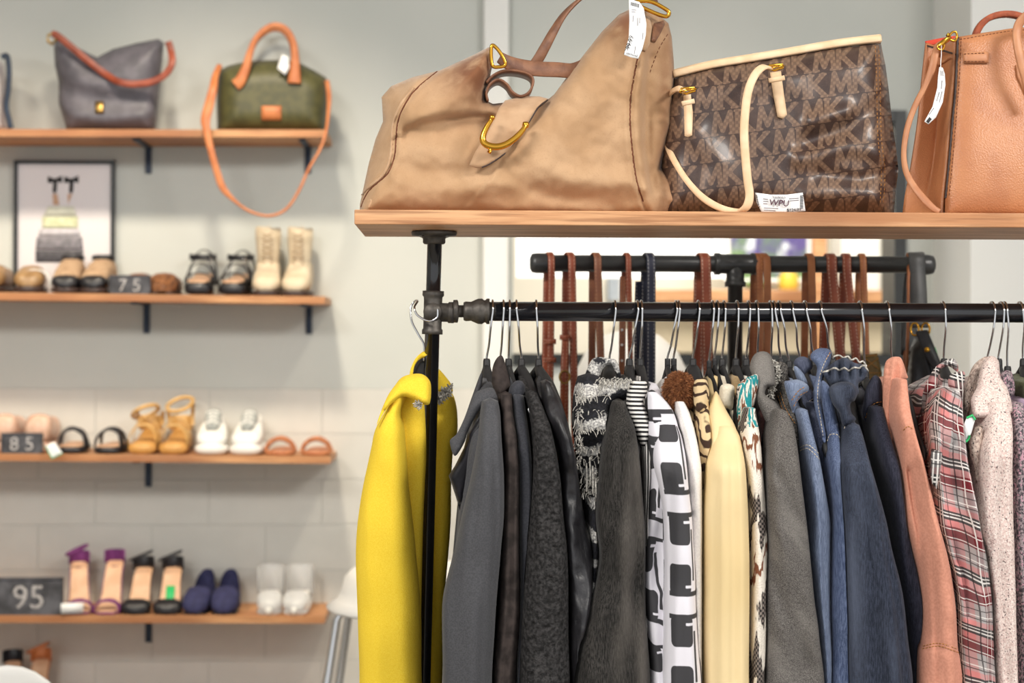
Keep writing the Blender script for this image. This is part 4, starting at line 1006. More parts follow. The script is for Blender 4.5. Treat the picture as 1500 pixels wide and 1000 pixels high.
def hang(label, m, xf, xbk, w, yend=(760, 760), tf=None, tb=None, bag=None, name='shoulder_bag', group=None, body_mat=None, ybag=690):
    """a bag hung by its strap over the cross pipe. xf / xbk = pixel x of the front and back run at rows (373, 640)"""
    t = thing(name, label, 'handbag', (P(xf[0], 500, YT).x, YT, P(xf[1], ybag + 150, YT).z), group)
    W = w * M1(YT); a = rt + .003
    ft0, ft1 = P(xf[0], 400, YT - .02), P(xf[1], ybag, YT - .03); bk0, bk1 = P(xbk[0], 400, YT + .02), P(xbk[1], ybag, YT + .03)
    pts, nr = [], []
    for k in range(7):
        q = k / 6; pts.append(ft1.lerp(ft0, q)); nr.append(Vector((0, -1, 0)))
    for k in range(1, 8):
        an = pi * k / 8; pts.append(Vector((ft0.x + (bk0.x - ft0.x) * sst(0, pi, an), YT - a * math.cos(an), ZTp + a * math.sin(an)))); nr.append(Vector((0, -math.cos(an), math.sin(an))))
    for k in range(7):
        q = k / 6; pts.append(bk0.lerp(bk1, q)); nr.append(Vector((0, 1, 0)))
    obj('strap', ribbon(pts, W, .0035, nr, n=70), m, t)
    lo = max(xf[1], xbk[1]); cxp = (xf[1] + xbk[1]) / 2
    # the strap runs down in front of and behind the pipe, so the bag below hangs edge-on
    hw_ = w * .5 + 1
    obj('bag_body', slab([(ybag - 6, cxp - hw_ * .6, cxp + hw_ * .6, YT - .05), (ybag + 10, cxp - hw_, cxp + hw_, YT - .10), (ybag + 70, cxp - hw_ - 1, cxp + hw_ + 1, YT - .11), (ybag + 140, cxp - hw_, cxp + hw_, YT - .10)], depth=None, Yf=YT + .10, rd=.02, fold=(.001, 20, 4, 2), n=9, step=.02), body_mat or m, t)
    return t
g_ = None
t1 = hang('rust leather strap with two keepers beside the round end cap', m_str1, (808, 804), (801, 796), 10)
for y in (500, 527):
    q = P(806, y, YT - .027); obj('keeper', ribbon([q + Vector((-.010, 0, 0)), q + Vector((.010, 0, 0))], .009, .009), m_str1, t1)
t2 = hang('rust leather strap with a brass buckle, second from the end cap', m_str1, (838, 843), (829, 827), 11)
q = P(827, 552, YT - .04); obj('buckle', tube([q + Vector((.009 * math.cos(a), 0, .011 * math.sin(a))) for a in [2 * pi * k / 12 for k in range(12)]], .0016, 6, closed=True), m_brass, t2)
obj('keeper', ribbon([P(820, 494, YT - .03), P(834, 494, YT - .03)], .009, .009), m_str1, t2)
obj('buckle_strap', ribbon([P(828, 500, YT - .034), P(826, 545, YT - .036), P(824, 640, YT - .036)], 10 * M1(YT), .004), m_str1, t2)
hang('narrow brown strap with pale stitching, third from the end cap', m_str3, (876, 885), (868, 866), 11)
t4 = hang('narrow rust strap with punched holes beside the navy strap', m_str1, (921, 927), (914, 910), 8)
obj('eyelets', merge(*[lathe([(0, -.002), (.0022, -.002), (.0022, 0), (0, 0)], tuple(P(911, y, YT - .036)), 8, 'Y') for y in (483, 505, 528, 550)]), m_paper, t4)
obj('punched_strap', ribbon([P(912, 405, YT - .018), P(911, 470, YT - .033), P(909, 640, YT - .033)], 8 * M1(YT), .003), m_str3, t4)
t5 = hang('navy leather strap with pale stitching on the pipe stand', m_str4, (954, 953), (945, 943), 13)
obj('strap_tab', ribbon([P(937, 412, YT + .01), P(936, 470, YT + .01), P(936, 640, YT + .01)], [13 * M1(YT), 15 * M1(YT), 15 * M1(YT)], .004), m_str4, t5)
hang('wide plain chestnut strap beside the stand tee', m_str1, (1034, 1041), (1024, 1018), 15, body_mat=m_redstrap)
hang('tan strap with ochre stitching right beside the stand tee', m_str2, (1113, 1115), (1104, 1098), 10)
hang('smooth tan strap touching the ochre stitched one', m_plain_tan, (1124, 1125), (1108, 1104), 11)
hang('smooth tan strap hanging alone mid pipe', m_plain_tan, (1189, 1196), (1180, 1176), 11)
hang('wide chestnut strap with cream stitching slanting down the stand', m_str1, (1219, 1248), (1211, 1200), 15)
hang('narrow chestnut strap with cream stitching slanting beside the wide one', m_str1, (1241, 1272), (1236, 1222), 13)
t11 = hang('tan strap with ochre stitching ending in an olive leather bag', m_str2, (1265, 1274), (1258, 1250), 10, body_mat=m_str4)
obj('top_patch', pillow([(1262, 520), (1285, 517), (1292, 545), (1292, 600), (1262, 600)], YT - .05, .01, 6, 5), mat('olive_brown_patch', speck('6b5326', '7a6030', 60), rough=.6), t11)
obj('patch_stitching', merge(*[tube([P(a, b, YT - .062), P(c, d, YT - .062)], .0008, 5) for a, b, c, d in ((1266, 524, 1287, 540), (1287, 524, 1266, 540), (1264, 546, 1290, 546), (1264, 522, 1285, 520))]), m_thread_o, t11)
# black bag at the right end of the stand
yb_ = YT - .03
kb = thing('black_hobo_bag', 'black leather hobo bag with gold rings at the pipe stand end', 'handbag', (P(1358, 620, yb_).x, YT, P(1358, 640, yb_).z))
pts = [P(1348, 480, YT - .04), P(1346, 430, YT - .03), P(1344, 395, YT - .021), P(1343, 376, YT - .016), P(1342, 371, YT), P(1340, 378, YT + .017), P(1334, 430, YT + .025), P(1331, 520, YT + .03)]
obj('strap', ribbon(pts, 24 * M1(YT), .004, [Vector((0, -1, 0))] * 3 + [Vector((0, -.8, .6)), Vector((0, 0, 1)), Vector((0, .8, .6)), Vector((0, 1, 0)), Vector((0, 1, 0))], n=50), m_str5, kb)
bmd_ = pillow([(1330, 540), (1334, 510), (1340, 492), (1356, 488), (1366, 505), (1378, 530), (1392, 560), (1394, 580), (1390, 592), (1330, 592), (1326, 575)], yb_, .05, 26, 6, lambda x, y: -.012 * math.exp(-(pdist(x, y, [(1344, 500), (1352, 560), (1350, 640)])[0] / 8) ** 2))
obj('bag_body', bmd_, m_blackl, kb)
obj('handle_tab', ribbon([P(1350, 485, YT - .055), P(1358, 505, YT - .075), P(1372, 535, YT - .09), P(1386, 552, YT - .095)], [18 * M1(YT), 18 * M1(YT), 15 * M1(YT), 9 * M1(YT)], .005, n=24), m_blackl, kb)
for c, r in (((1340, 482), .010), ((1356, 482), .010)):
    q = P(*c, YT - .05); obj('ring', tube([q + Vector((r * .6 * math.cos(a), -.004 * math.cos(a), r * 1.1 * math.sin(a))) for a in [2 * pi * k / 16 for k in range(16)]], .002, 6, closed=True), m_gold, kb)
obj('stud', lathe([(0, -.004), (.003, -.0035), (.005, -.001), (.005, 0), (0, 0)], tuple(P(1358, 512, YT - .082)), 14, 'Y'), m_gold, kb)
o = obj('green_tag', pillow([(1366, 511), (1370, 508), (1374, 520), (1370, 528)], YT - .01, .001, 2, 3, rim=.0005), m_green, kb)
br = thing('brown_tote_bag', 'brown leather tote with ochre stitching under the black hobo bag', 'handbag', tuple(P(1338, 740, YT)))
obj('bag_body', pillow([(1318, 598), (1352, 596), (1358, 740), (1312, 740)], YT, .03, 10, 6), m_str2, br)
obj('strap', tube([P(1322, 600, YT), P(1326, 500, YT + .035), P(1329, 400, YT + .022), P(1330, 372.5, YT), P(1331, 400, YT - .022), P(1330, 480, YT - .03), P(1326, 600, YT)], .003, 6), m_str2, br)
yk = 4.56
hk = thing('hanging_purse', 'dark purple glossy purse hanging beside the white pier', 'handbag', (P(1414, 520, yk).x, yk, P(1414, 530, yk).z))
obj('strap', tube([P(x, y, yk) for x, y in ((1424, 402), (1412, 415), (1406, 432), (1409, 450), (1418, 470), (1420, 478))], .006, 8), m_blackl, hk)
obj('bag_body', pillow([(1421, 476), (1412, 500), (1405, 520), (1403, 560), (1421, 600), (1440, 600), (1440, 470)], yk, .03, 10, 6), m_blackl, hk)
obj('wall_hook', tube([P(1424, 402, yk), P(1426, 398, yk + .02), P(1426, 402, YW)], .005, 8), m_chrome, hk)
obj('mirror_charm', pillow([(1411, 432), (1420, 408), (1424, 415), (1422, 435), (1412, 442)], yk - .01, .004, 4, 4), mat('violet_gloss', col='4a3452', rough=.2), hk)

# ------------------------------------------------------------------ tan suede hobo
YA = 2.47
tb = thing('suede_hobo_bag', 'large slouchy tan suede hobo bag with gold stirrup clasp', 'handbag', (P(770, 306, YA).x, YA, ZT))
outl = [(527, 318), (527, 300), (532, 277), (540, 240), (550, 204), (561, 178), (560, 157), (559, 142), (573, 126), (604, 113), (644, 103), (668, 92), (694, 80), (716, 69), (721, 74), (722, 92), (718, 112), (711, 132), (710, 146), (722, 152), (740, 150), (770, 150), (800, 148), (812, 138), (831, 112), (849, 88), (882, 46), (907, 21), (925, 12), (950, 16), (968, 24), (979, 34), (984, 54), (987, 90), (988, 126), (986, 180), (976, 216), (968, 246), (983, 256), (1001, 274), (1013, 292), (1014, 318)]
LS = [(640, 105), (612, 128), (594, 151), (583, 178), (580, 205), (578, 228), (568, 254), (540, 280), (529, 303)]
RS = [(938, 60), (932, 95), (924, 140), (923, 180), (926, 218), (932, 262), (942, 295), (952, 319)]
def g2(d, s): return math.exp(-(d / s) ** 2)
CR1 = [(724, 174), (700, 172), (676, 174), (650, 176), (622, 182), (596, 193)]
RID = [(849, 88), (822, 122), (800, 152), (782, 180), (764, 205), (745, 228)]
def tdisp(x, y):
    e = 0.0
    d, s, t = pdist(x, y, LS); e += -.004 * g2(d, 3.0) + (.004 * g2(d - 6, 5) if True else 0)
    if s > 0: e += -.030 * sst(0, 45, d)                    # end gusset falls back
    d, s, t = pdist(x, y, RS); e += -.004 * g2(d, 3.0) + .004 * g2(d - 6, 5)
    if s < 0 and x > 900: e += -.03 * sst(0, 40, d) + .018 * g2(pdist(x, y, [(985, 60), (986, 150), (960, 240), (1005, 290)])[0], 18)
    d, s, t = pdist(x, y, CR1); e += (-.030 * g2(d, 26) if s < 0 else -.030 * g2(d, 7)) * (1 - .55 * t)
    e += .012 * g2(pdist(x, y, [(716, 110), (690, 140), (650, 152), (608, 172)])[0], 20)
    d, s, t = pdist(x, y, RID)
    e += .020 * (sst(-3, 12, d * (1 if s < 0 else -1))) * g2(d, 90) * (1 - .7 * t) if s < 0 else -.004 * g2(d, 10) * (1 - t)
    e += -.006 * g2(pdist(x, y, [(590, 245), (640, 255), (690, 250)])[0], 14) + .007 * g2(pdist(x, y, [(560, 290), (640, 285), (720, 275), (790, 260)])[0], 18)
    e += -.006 * g2(pdist(x, y, [(740, 255), (800, 285), (900, 300)])[0], 12) + .006 * g2(pdist(x, y, [(780, 240), (840, 262), (920, 270)])[0], 14)
    e += -.012 * g2(pdist(x, y, [(954, 85), (948, 140), (948, 210), (958, 280)])[0], 6) + .008 * g2(pdist(x, y, [(940, 90), (935, 150), (937, 215), (946, 275)])[0], 5)
    e += .006 * noise.noise(Vector((x / 34, y / 34, 1.7))) + .002 * noise.noise(Vector((x / 13, y / 13, 4.1)))
    if y > 285: e += .0 + .008 * sst(285, 312, y)
    return e
tmd = pillow(outl, YA, .070, 62, 4.2, tdisp, zmin=ZT)
tmd = ([Vector((v[0], v[1], v[2])) for v in tmd[0]], tmd[1], tmd[2])
tt = bvh(tmd)
tbo = obj('body', tmd, m_suede, tb)
at = tbo.data.attributes.new('worn', 'FLOAT', 'POINT')
hl, hr = P(700, 102, 2.42), P(925, 25, 2.42)
for i, v in enumerate(tmd[0]):
    q = max(g2((v - hl).length, .055), g2((v - hr).length, .05) * .9, .45 * g2(max(0, P(975, 200, 2.44).x - v.x), .012))
    at.data[i].value = min(1, q * 1.15)
obj('seam', seam(tt, LS, .0011, .0002, 60), m_thread_d, tb); obj('seam', seam(tt, RS[:-1], .0011, .0002, 60), m_thread_d, tb)
obj('piping', seam(tt, [(x - 6, y + 1) for x, y in LS[1:]], .0022, -.0004, 60), m_suede2, tb)
obj('stitching', dashes(tt, [(978, 50), (966, 70), (957, 92), (950, 112)], .0006, 4, 3, .0004), m_thread_d, tb)
# flap with the stirrup
flap = [(731, 158), (740, 147), (766, 141), (790, 141), (804, 145), (788, 158), (774, 180), (765, 194), (748, 216), (734, 230), (716, 241), (707, 246), (697, 246), (687, 242), (696, 223), (716, 190), (726, 170)]
def fY(x, y): return min(hit(tt, x, min(max(y, 158), 240)).y, 2.412 - .0002 * (y - 150)) - .006 + .035 * sst(164, 138, y)
fmd = pillow(flap, fY, .0035, 5, 4, flatback=True, rim=.0012, smooth=False); ft_ = bvh(fmd)
fl = obj('flap', fmd, m_suede2, tb)
obj('edge_binding', seam(ft_, [(804, 145), (788, 158), (775, 179), (765, 194), (748, 216), (734, 229), (717, 240), (706, 245)], .0012, 0, 40), m_edge, fl)
def gold(px, r, n=60, dy=.005): 
    c = catmull(px, n); return tube([hit(ft_ if inside(x, y, flap) else tt, x, y, dy) for x, y in c], r, 10)
cl = obj('stirrup_clasp', merge(tube([P(x, y, 2.372 - .004 * math.sin(i / 39 * pi)) for i, (x, y) in enumerate(catmull([(720, 175), (713, 186), (708, 198), (708, 207), (715, 213), (728, 215), (742, 211), (756, 201), (766, 190), (770, 183)], 40))], [.0030 + .0020 * math.sin(pi * i / 39) for i in range(40)], 10),
    tube([P(x, y, 2.368) for x, y in ((723, 212), (719, 219), (716, 224))], [.0035, .0026, .0030], 10),
    lathe([(0, -.004), (.003, -.003), (.0042, 0), (.003, .003), (0, .004)], tuple(P(721, 172, 2.376)), 12), lathe([(0, -.005), (.004, -.004), (.0052, 0), (.004, .004), (0, .005)], tuple(P(770, 183, 2.376)), 12)), m_gold, tb)
obj('ring', tube([P(x, y, 2.425) for i, (x, y) in enumerate(smoothpoly([(720, 68), (727, 70), (737, 84), (740, 95), (731, 98), (721, 95)], 6))], .0026, 8, closed=True), m_gold, tb)
obj('ring', tube([P(x, y, 2.44) for x, y in smoothpoly([(930, 4), (952, 2), (976, 14), (980, 20), (974, 24), (952, 16)], 6)], .003, 8, closed=True), m_gold, tb)
sp = [(732, 84), (745, 92), (765, 98), (790, 101), (815, 102), (838, 103), (856, 96)]
obj('strap', ribbon([P(x, y, 2.44 + .02 * i / 6) for i, (x, y) in enumerate(sp)], [17 * M1(2.44), 21 * M1(2.44), 23 * M1(2.44), 23 * M1(2.44), 23 * M1(2.44), 22 * M1(2.44), 20 * M1(2.44)], .004, [Vector((0, -1, .15))] * 7, n=40), m_brleather, tb)
sp = [(782, 96), (790, 84), (800, 66), (812, 44), (826, 22), (846, 2), (872, -16), (910, -22), (940, -12), (960, 4)]
obj('strap', ribbon([P(x, y, 2.50 - .005 * i) for i, (x, y) in enumerate(sp)], [16 * M1(2.48)] * 10, .004, [Vector((0, -1, 0)), Vector((-.2, -1, 0)), Vector((-.5, -1, 0)), Vector((-.8, -.8, 0)), Vector((-1, -.5, .3)), Vector((-.8, -.3, .8)), Vector((0, -.2, 1)), Vector((0, -.2, 1)), Vector((.4, -.4, .8)), Vector((.6, -.6, .4))], n=60), m_brleather, tb)
# rolled inner facing seen in the mouth
rl = [(714, 150), (712, 138), (718, 126), (730, 120), (742, 127), (750, 138), (762, 144), (774, 138), (780, 124), (776, 114), (760, 108), (738, 107), (722, 114), (712, 124)]
zz0 = lambda x, y: P(x, y, 2.455)
obj('rolled_facing', ribbon([zz0(x, y) for x, y in rl], .05, .0035, [Vector((-(rl[min(i + 1, 13)][1] - rl[max(i - 1, 0)][1]), 0, -(rl[min(i + 1, 13)][0] - rl[max(i - 1, 0)][0]))).normalized() for i in range(14)], n=90), m_brleather, tb)
# end tabs and tag by the right ring
obj('strap_tab', onsurf([(944, 22), (952, 24), (955, 40), (952, 64), (946, 75), (938, 72), (940, 40)], tt, .004, .002, step=4), m_suede2, tb)
obj('strap_tab', onsurf([(958, 34), (972, 30), (974, 36), (966, 52), (960, 62), (954, 60), (956, 44)], tt, .004, .002, step=4), m_brleather, tb)
tgp = [(921, -2), (937, 3), (943, 12), (947, 35), (946, 52), (941, 72), (935, 86), (924, 84), (914, 80), (921, 55), (922, 30)]
tg = obj('price_tag', pillow(tgp, lambda x, y: 2.368 + .00025 * (80 - y), .0006, 3, 4, rim=.0004), m_paper, tb)
tgt = bvh(pillow(tgp, lambda x, y: 2.368 + .00025 * (80 - y), .0006, 3, 4, rim=.0004))
def bars(tree, segs, r=.0006): return merge(*[tube([hit(tree, a, b, .0004), hit(tree, c, d, .0004)], r, 4) for a, b, c, d in segs])
obj('barcode', bars(tgt, [(918 + k * 2.1, 79 + k * .6, 917 + k * 2.1, 83 + k * .5) for k in range(8)] + [(925 + k * 1.8, 3 + k * .5, 924.6 + k * 1.8, 8 + k * .5) for k in range(7)], .0005), m_ink, tg)
obj('printing', bars(tgt, [(925, 14, 932, 15), (925, 17, 931, 18), (928, 23, 927, 32), (934, 26, 934, 38), (937, 26, 937, 34), (923, 60, 919, 74), (931, 68, 929, 79), (942, 48, 941, 58)], .00045), m_greypr, tg)
obj('lettering', text('$399.99', face_at(hit(tgt, 921, 67, .0012), R(-72)), .009, .0002), m_ink, tg)

# ------------------------------------------------------------------ monogram tote
YM = 2.485
mt = thing('monogram_tote', 'dark brown MK monogram tote with pale leather straps', 'handbag', (P(1145, 311, YM).x, YM, ZT))
mo = [(968, 318), (966, 250), (974, 170), (986, 112), (1040, 98), (1100, 88), (1160, 78), (1230, 67), (1290, 60), (1292, 72), (1297, 95), (1302, 133), (1307, 180), (1314, 228), (1316, 250), (1312, 280), (1309, 318)]
def mdisp(x, y):
    e = -.010 * g2(pdist(x, y, [(1180, 210), (1230, 190), (1280, 160)])[0], 14) + .012 * g2(pdist(x, y, [(1190, 178), (1240, 165)])[0], 14) + .010 * g2(pdist(x, y, [(1170, 232), (1240, 215), (1300, 225)])[0], 14)
    e += -.008 * g2(pdist(x, y, [(1200, 255), (1260, 262), (1310, 250)])[0], 10) + .008 * g2(pdist(x, y, [(1180, 285), (1250, 285), (1300, 290)])[0], 14) + .008 * g2(pdist(x, y, [(1020, 200), (1050, 240), (1040, 290)])[0], 20)
    d, s, t = pdist(x, y, [(1284, 62), (1286, 120), (1288, 200), (1292, 250), (1290, 312)])
    if x > 1284 and s < 0: e += -.03 * sst(0, 22, d)
    e += -.0025 * g2(d, 2.5)
    return e + .004 * noise.noise(Vector((x / 42, y / 42, 9.2)))
mmd = pillow(mo, YM, .058, 44, 4.5, mdisp, zmin=ZT); mtt = bvh(mmd)
obj('body', mmd, m_mono, mt)
top = [(986, 109), (1040, 96), (1100, 86), (1160, 76), (1230, 64), (1290, 57)]
obj('top_binding', ribbon([P(x, y, YM - .022) for x, y in top], 10 * M1(YM), .012, (0, -1, .1), n=40), m_vach, mt)
obj('top_binding', ribbon([P(x, y - 2, YM + .03) for x, y in top], 10 * M1(YM), .006, (0, -1, .1), n=40), m_vach, mt)
obj('stitching', merge(dashes(mtt, [(1282, 68), (1284, 120), (1286, 200), (1291, 250), (1289, 300)], .0005, 3, 2.5, .0003), dashes(mtt, [(1287, 68), (1289, 120), (1291, 200), (1296, 250), (1294, 300)], .0005, 3, 2.5, .0003)), m_thread_o, mt)
for poly, rv in (([(1001, 140), (1012, 138), (1015, 165), (1014, 198), (1008, 201), (1003, 199), (1002, 165)], (1009, 136)), ([(1128, 106), (1144, 104), (1148, 135), (1153, 168), (1147, 174), (1139, 171), (1133, 140)], (1138, 102))):
    tbx = obj('buckle_tab', onsurf(poly, mtt, .004, .002, step=4), m_vach, mt)
    c0, c1 = poly[0], poly[1]
    obj('keeper', ribbon([P(c0[0] - 2, c0[1] + 12, 2.398), P(c1[0] + 5, c1[1] + 10, 2.398)], 7 * M1(2.4), .006), m_vach, tbx)
    x, y = rv
    obj('buckle', merge(tube([P(x - 13, y, 2.40), P(x - 11, y - 6, 2.40), P(x + 8, y - 8, 2.40), P(x + 9, y - 3, 2.40), P(x - 4, y + 1, 2.40)], .0019, 8, closed=True), tube([P(x - 12, y - 2, 2.396), P(x + 11, y - 6, 2.396)], .0012, 6)), m_gold, tbx)
sA = [(1131, 101), (1119, 98), (1107, 108), (1097, 130), (1092, 160), (1090, 195), (1092, 230), (1095, 262), (1098, 286), (1094, 302), (1084, 309)]
stp = obj('strap', ribbon([P(x, y, q) for (x, y), q in zip(sA, (2.405, 2.39, 2.385, 2.38, 2.378, 2.376, 2.374, 2.372, 2.37, 2.37, 2.375))], [9 * M1(2.4)] + [12.5 * M1(2.4)] * 9 + [8 * M1(2.4)], .0045, [Vector((0, -.4, 1)), Vector((-.3, -.8, .6)), Vector((-.35, -1, .2))] + [Vector((-.25, -1, 0))] * 6 + [Vector((0, -1, -.3)), Vector((0, -.5, -.8))], n=80), m_vach, mt)
sB = [(1003, 134), (992, 130), (979, 142), (973, 175), (975, 205), (987, 234), (1006, 264), (1028, 288), (1052, 303), (1075, 309), (1094, 308)]
yB = (2.40, 2.41, 2.465, 2.475, 2.468, 2.43, 2.40, 2.388, 2.38, 2.378, 2.376)
obj('strap', ribbon([P(x, y, q) for (x, y), q in zip(sB, yB)], [v * M1(2.4) for v in (9, 9, 9, 9, 9, 9, 9, 10, 10, 8, 6)], .0045, [Vector((-.4, -1, .2))] * 11, n=80), m_vach, mt)
wp = [(1106, 282), (1129, 285), (1152, 285), (1176, 282), (1180, 309), (1150, 312), (1116, 311), (1108, 296)]
tgY = lambda x, y: 2.374 - .004 * math.sin((x - 1106) / 74 * pi) + .00015 * (y - 282)
wmd = pillow(wp, tgY, .0006, 3, 4, rim=.0004); wt = bvh(wmd)
wt_o = obj('price_tag', wmd, m_paper, mt)
obj('lettering', text('WPU', face_at(hit(wt, 1141, 297.5, .0018), R(3)), .0125, .0004, shear=.1), m_marker, wt_o)
obj('printing', merge(text("Verlina's", face_at(hit(wt, 1141, 288.5, .0016)), .0055, .0002), bars(wt, [(1118, 291, 1125, 292), (1118, 294.5, 1125, 295), (1118, 298, 1124, 298.4), (1119, 304.5, 1140, 305.5), (1119, 307.5, 1136, 308.5), (1156, 291, 1170, 290), (1157, 294, 1170, 293)], .0005)), m_greypr, wt_o)
obj('price', text('$124.99', face_at(hit(wt, 1163, 307.5, .0018), R(-3)), .0062, .0003), m_ink, wt_o)
obj('barcode', bars(wt, [(1172, 287 + k * 2.2, 1176.5, 286.8 + k * 2.2) for k in range(9)] + [(1107.5 + k * .55, 286 + k * 2.6, 1109 + k * .5, 287.5 + k * 2.6) for k in range(8)], .0006), m_ink, wt_o)

# ------------------------------------------------------------------ camel tote
cm = thing('camel_tote', 'smooth camel leather tote with gold clasp and crossbody strap', 'handbag', (P(1450, 311, 2.47).x, 2.47, ZT))
YC0, YC1 = 2.405, 2.565
fpn = [(1403, 54), (1440, 48), (1478, 42), (1520, 38), (1580, 36), (1592, 120), (1600, 220), (1604, 318), (1384, 318), (1385, 285), (1389, 240), (1394, 180), (1399, 120)]
cmd_ = pillow(fpn, lambda x, y: YC0 + .006 + .03 * sst(300, 40, y), .014, 40, 5, lambda x, y: .006 * g2(pdist(x, y, [(1450, 230), (1550, 230)])[0], 70), flatback=True, zmin=ZT, rim=.001); ct = bvh(cmd_)
obj('front_panel', cmd_, m_camel, cm)
bmd2 = [(1362, 66), (1400, 60), (1478, 52), (1580, 46), (1604, 120), (1612, 318), (1340, 318), (1346, 200)]
obj('back_panel', pillow([(x, y) for x, y in bmd2], YC1 - .02, .006, 30, 8, zmin=ZT, rim=.001), m_camel, cm)
# folded left side wall: front edge -> pushed-in fold -> back edge
E0 = [(1402, 55), (1399, 120), (1394, 180), (1389, 240), (1384, 290), (1383, 318)]
E1 = [(1380, 72), (1378, 110), (1375, 170), (1372, 230), (1368, 280), (1362, 318)]
E2 = [(1355, 64), (1350, 110), (1343, 180), (1333, 245), (1325, 288), (1324, 318)]
rows_ = []
for k in range(31):
    t = k / 30; a, b, c = catmull(E0, 31)[k], catmull(E1, 31)[k], catmull(E2, 31)[k]; row = []
    ya = YC0 + .012 + .03 * sst(300, 40, a[1]); 
    for q in range(13):
        s = q / 12; A, B, C = P(*a, ya), P(b[0], b[1], 2.52), P(*c, YC1 - .05 - .05 * t)
        fold = 1 - t ** 2.5
        w0, w1, w2 = (1 - s) * (1 - s), 2 * s * (1 - s), s * s
        lin_ = (A.lerp(B, s * 2) if s < .5 else B.lerp(C, s * 2 - 1)); qd = A * w0 + (A.lerp(C, .5)) * w1 + C * w2
        row.append(lin_.lerp(qd, 1 - fold) + Vector((0, -.008 * math.sin(s * pi) * (1 - fold), 0)))
    rows_.append(row)
V = [v for r in rows_ for v in r]; F = [(i * 13 + q, i * 13 + q + 1, (i + 1) * 13 + q + 1, (i + 1) * 13 + q) for i in range(30) for q in range(12)]
V = [Vector((v.x, v.y, max(v.z, ZT))) for v in V]
gs = obj('side_gusset', (V, F), m_camel, cm); sd = gs.modifiers.new('thickness', 'SOLIDIFY'); sd.thickness = .004; sd.offset = 1
gtree = bvh((V, F))
V2 = [Vector((2 * P(1500, 311, 2.47).x - v.x, v.y, v.z)) for v in V]
gs2 = obj('side_gusset', (V2, [tuple(reversed(f)) for f in F]), m_camel, cm); sd = gs2.modifiers.new('thickness', 'SOLIDIFY'); sd.thickness = .004; sd.offset = 1
obj('base', box(P(1384, 311, 2.43).x, P(1600, 311, 2.43).x, YC0 + .01, YC1 - .03, ZT, ZT + .006), m_camel, cm, smooth=False)
obj('edge_binding', seam(ct, [(x + 1.5, y) for x, y in E0[:-1]] , .0022, .0, 50), m_edge, cm)
obj('edge_binding', tube([hit(gtree, x + 2, y, .001) for x, y in catmull(E2[:-1], 40)], .0016, 6), m_edge, cm)
obj('edge_binding', tube([hit(gtree, x, y, .001) for x, y in catmull([(1380, 95), (1378, 120), (1375, 170), (1372, 230), (1369, 278)], 40)], .0016, 6), m_edge, cm)
obj('stitching', merge(dashes(ct, [(x + 6, y) for x, y in E0[:-1]], .0006, 3, 2.2, .0003), dashes(ct, [(1406, 58), (1440, 52), (1476, 46), (1510, 43)], .0006, 3, 2.2, .0003), dashes(gtree, [(x + 7, y + 3) for x, y in E2[:-1]], .0006, 3, 2.2, .0008), dashes(gtree, [(1384, 100), (1381, 130), (1379, 170), (1375, 230), (1372, 272)], .0006, 3, 2.2, .0008)), m_thread_d, cm)
tbp = obj('tab', onsurf([(1410, 77), (1447, 75), (1449, 79), (1448, 92), (1411, 92)], ct, .003, .002, step=4), m_camel2, cm)
obj('stitching', merge(dashes(ct, [(1412, 79), (1446, 77.5)], .0006, 3, 2.2, .0058), dashes(ct, [(1412, 90), (1446, 90)], .0006, 3, 2.2, .0058)), m_thread_d, tbp)
obj('belt_strip', ribbon([hit(gtree, 1361, 91, .004), hit(gtree, 1375, 90, .004), hit(gtree, 1388, 88, .004), hit(gtree, 1398, 85, .004)], 13 * M1(2.45), .004, n=14), m_camel2, cm)
obj('lining', ribbon([P(1356, 64, 2.53), P(1376, 60, 2.53), P(1400, 56, 2.53)], 8 * M1(2.5), .002, (0, -1, .2), n=8), m_redlin, cm)
sS = [(1383, 62), (1373, 68), (1369, 84), (1364, 104), (1354, 128), (1340, 156), (1329, 188), (1324, 222), (1327, 250), (1338, 272), (1352, 290), (1366, 304), (1376, 310)]
obj('crossbody_strap', ribbon([P(x, y, q) for (x, y), q in zip(sS, (2.43, 2.425, 2.42, 2.42, 2.42, 2.42, 2.42, 2.415, 2.405, 2.395, 2.385, 2.378, 2.376))], [9 * M1(2.4)] * 2 + [11 * M1(2.4)] * 2 + [9 * M1(2.4)] * 3 + [8 * M1(2.4), 9 * M1(2.4), 10 * M1(2.4), 11 * M1(2.4), 10 * M1(2.4), 8 * M1(2.4)], .004, [Vector((-.3, -1, .2))] * 4 + [Vector((-.7, -1, 0))] * 5 + [Vector((-.3, -1, .3))] * 4, n=90), m_camel2, cm)
obj('clasp', merge(tube([P(1376, 66, 2.412), P(1384, 60, 2.408), P(1392, 54, 2.408)], [.0032, .0038, .003], 8), tube([P(x, y, 2.41) for x, y in smoothpoly([(1390, 56), (1394, 48), (1400, 47), (1402, 54), (1398, 60)], 6)], .0017, 8, closed=True), tube([P(1387, 53, 2.404), P(1390, 49, 2.404)], .002, 8), tube([P(x, y, 2.415) for x, y in smoothpoly([(1376, 64), (1383, 66), (1380, 73), (1374, 71)], 6)], .0017, 8, closed=True)), m_gold, cm)
ctp = [(1376, 98), (1381, 99), (1384, 108), (1385, 124), (1381, 150), (1371, 172), (1360, 182), (1354, 178), (1366, 156), (1373, 128), (1374, 112)]
cY = lambda x, y: 2.405
ctm = pillow(ctp, cY, .0006, 3, 4, rim=.0004); ctt = bvh(ctm); cto = obj('price_tag', ctm, m_paper, cm)
obj('printing', bars(ctt, [(1377 + .2 * k, 104 + k * 2, 1382 + .2 * k, 104 + k * 2) for k in range(4)] + [(1380, 118, 1379, 130), (1376, 135, 1372, 148), (1380, 134, 1376, 150), (1368, 158, 1361, 168)], .0005), m_greypr, cto)
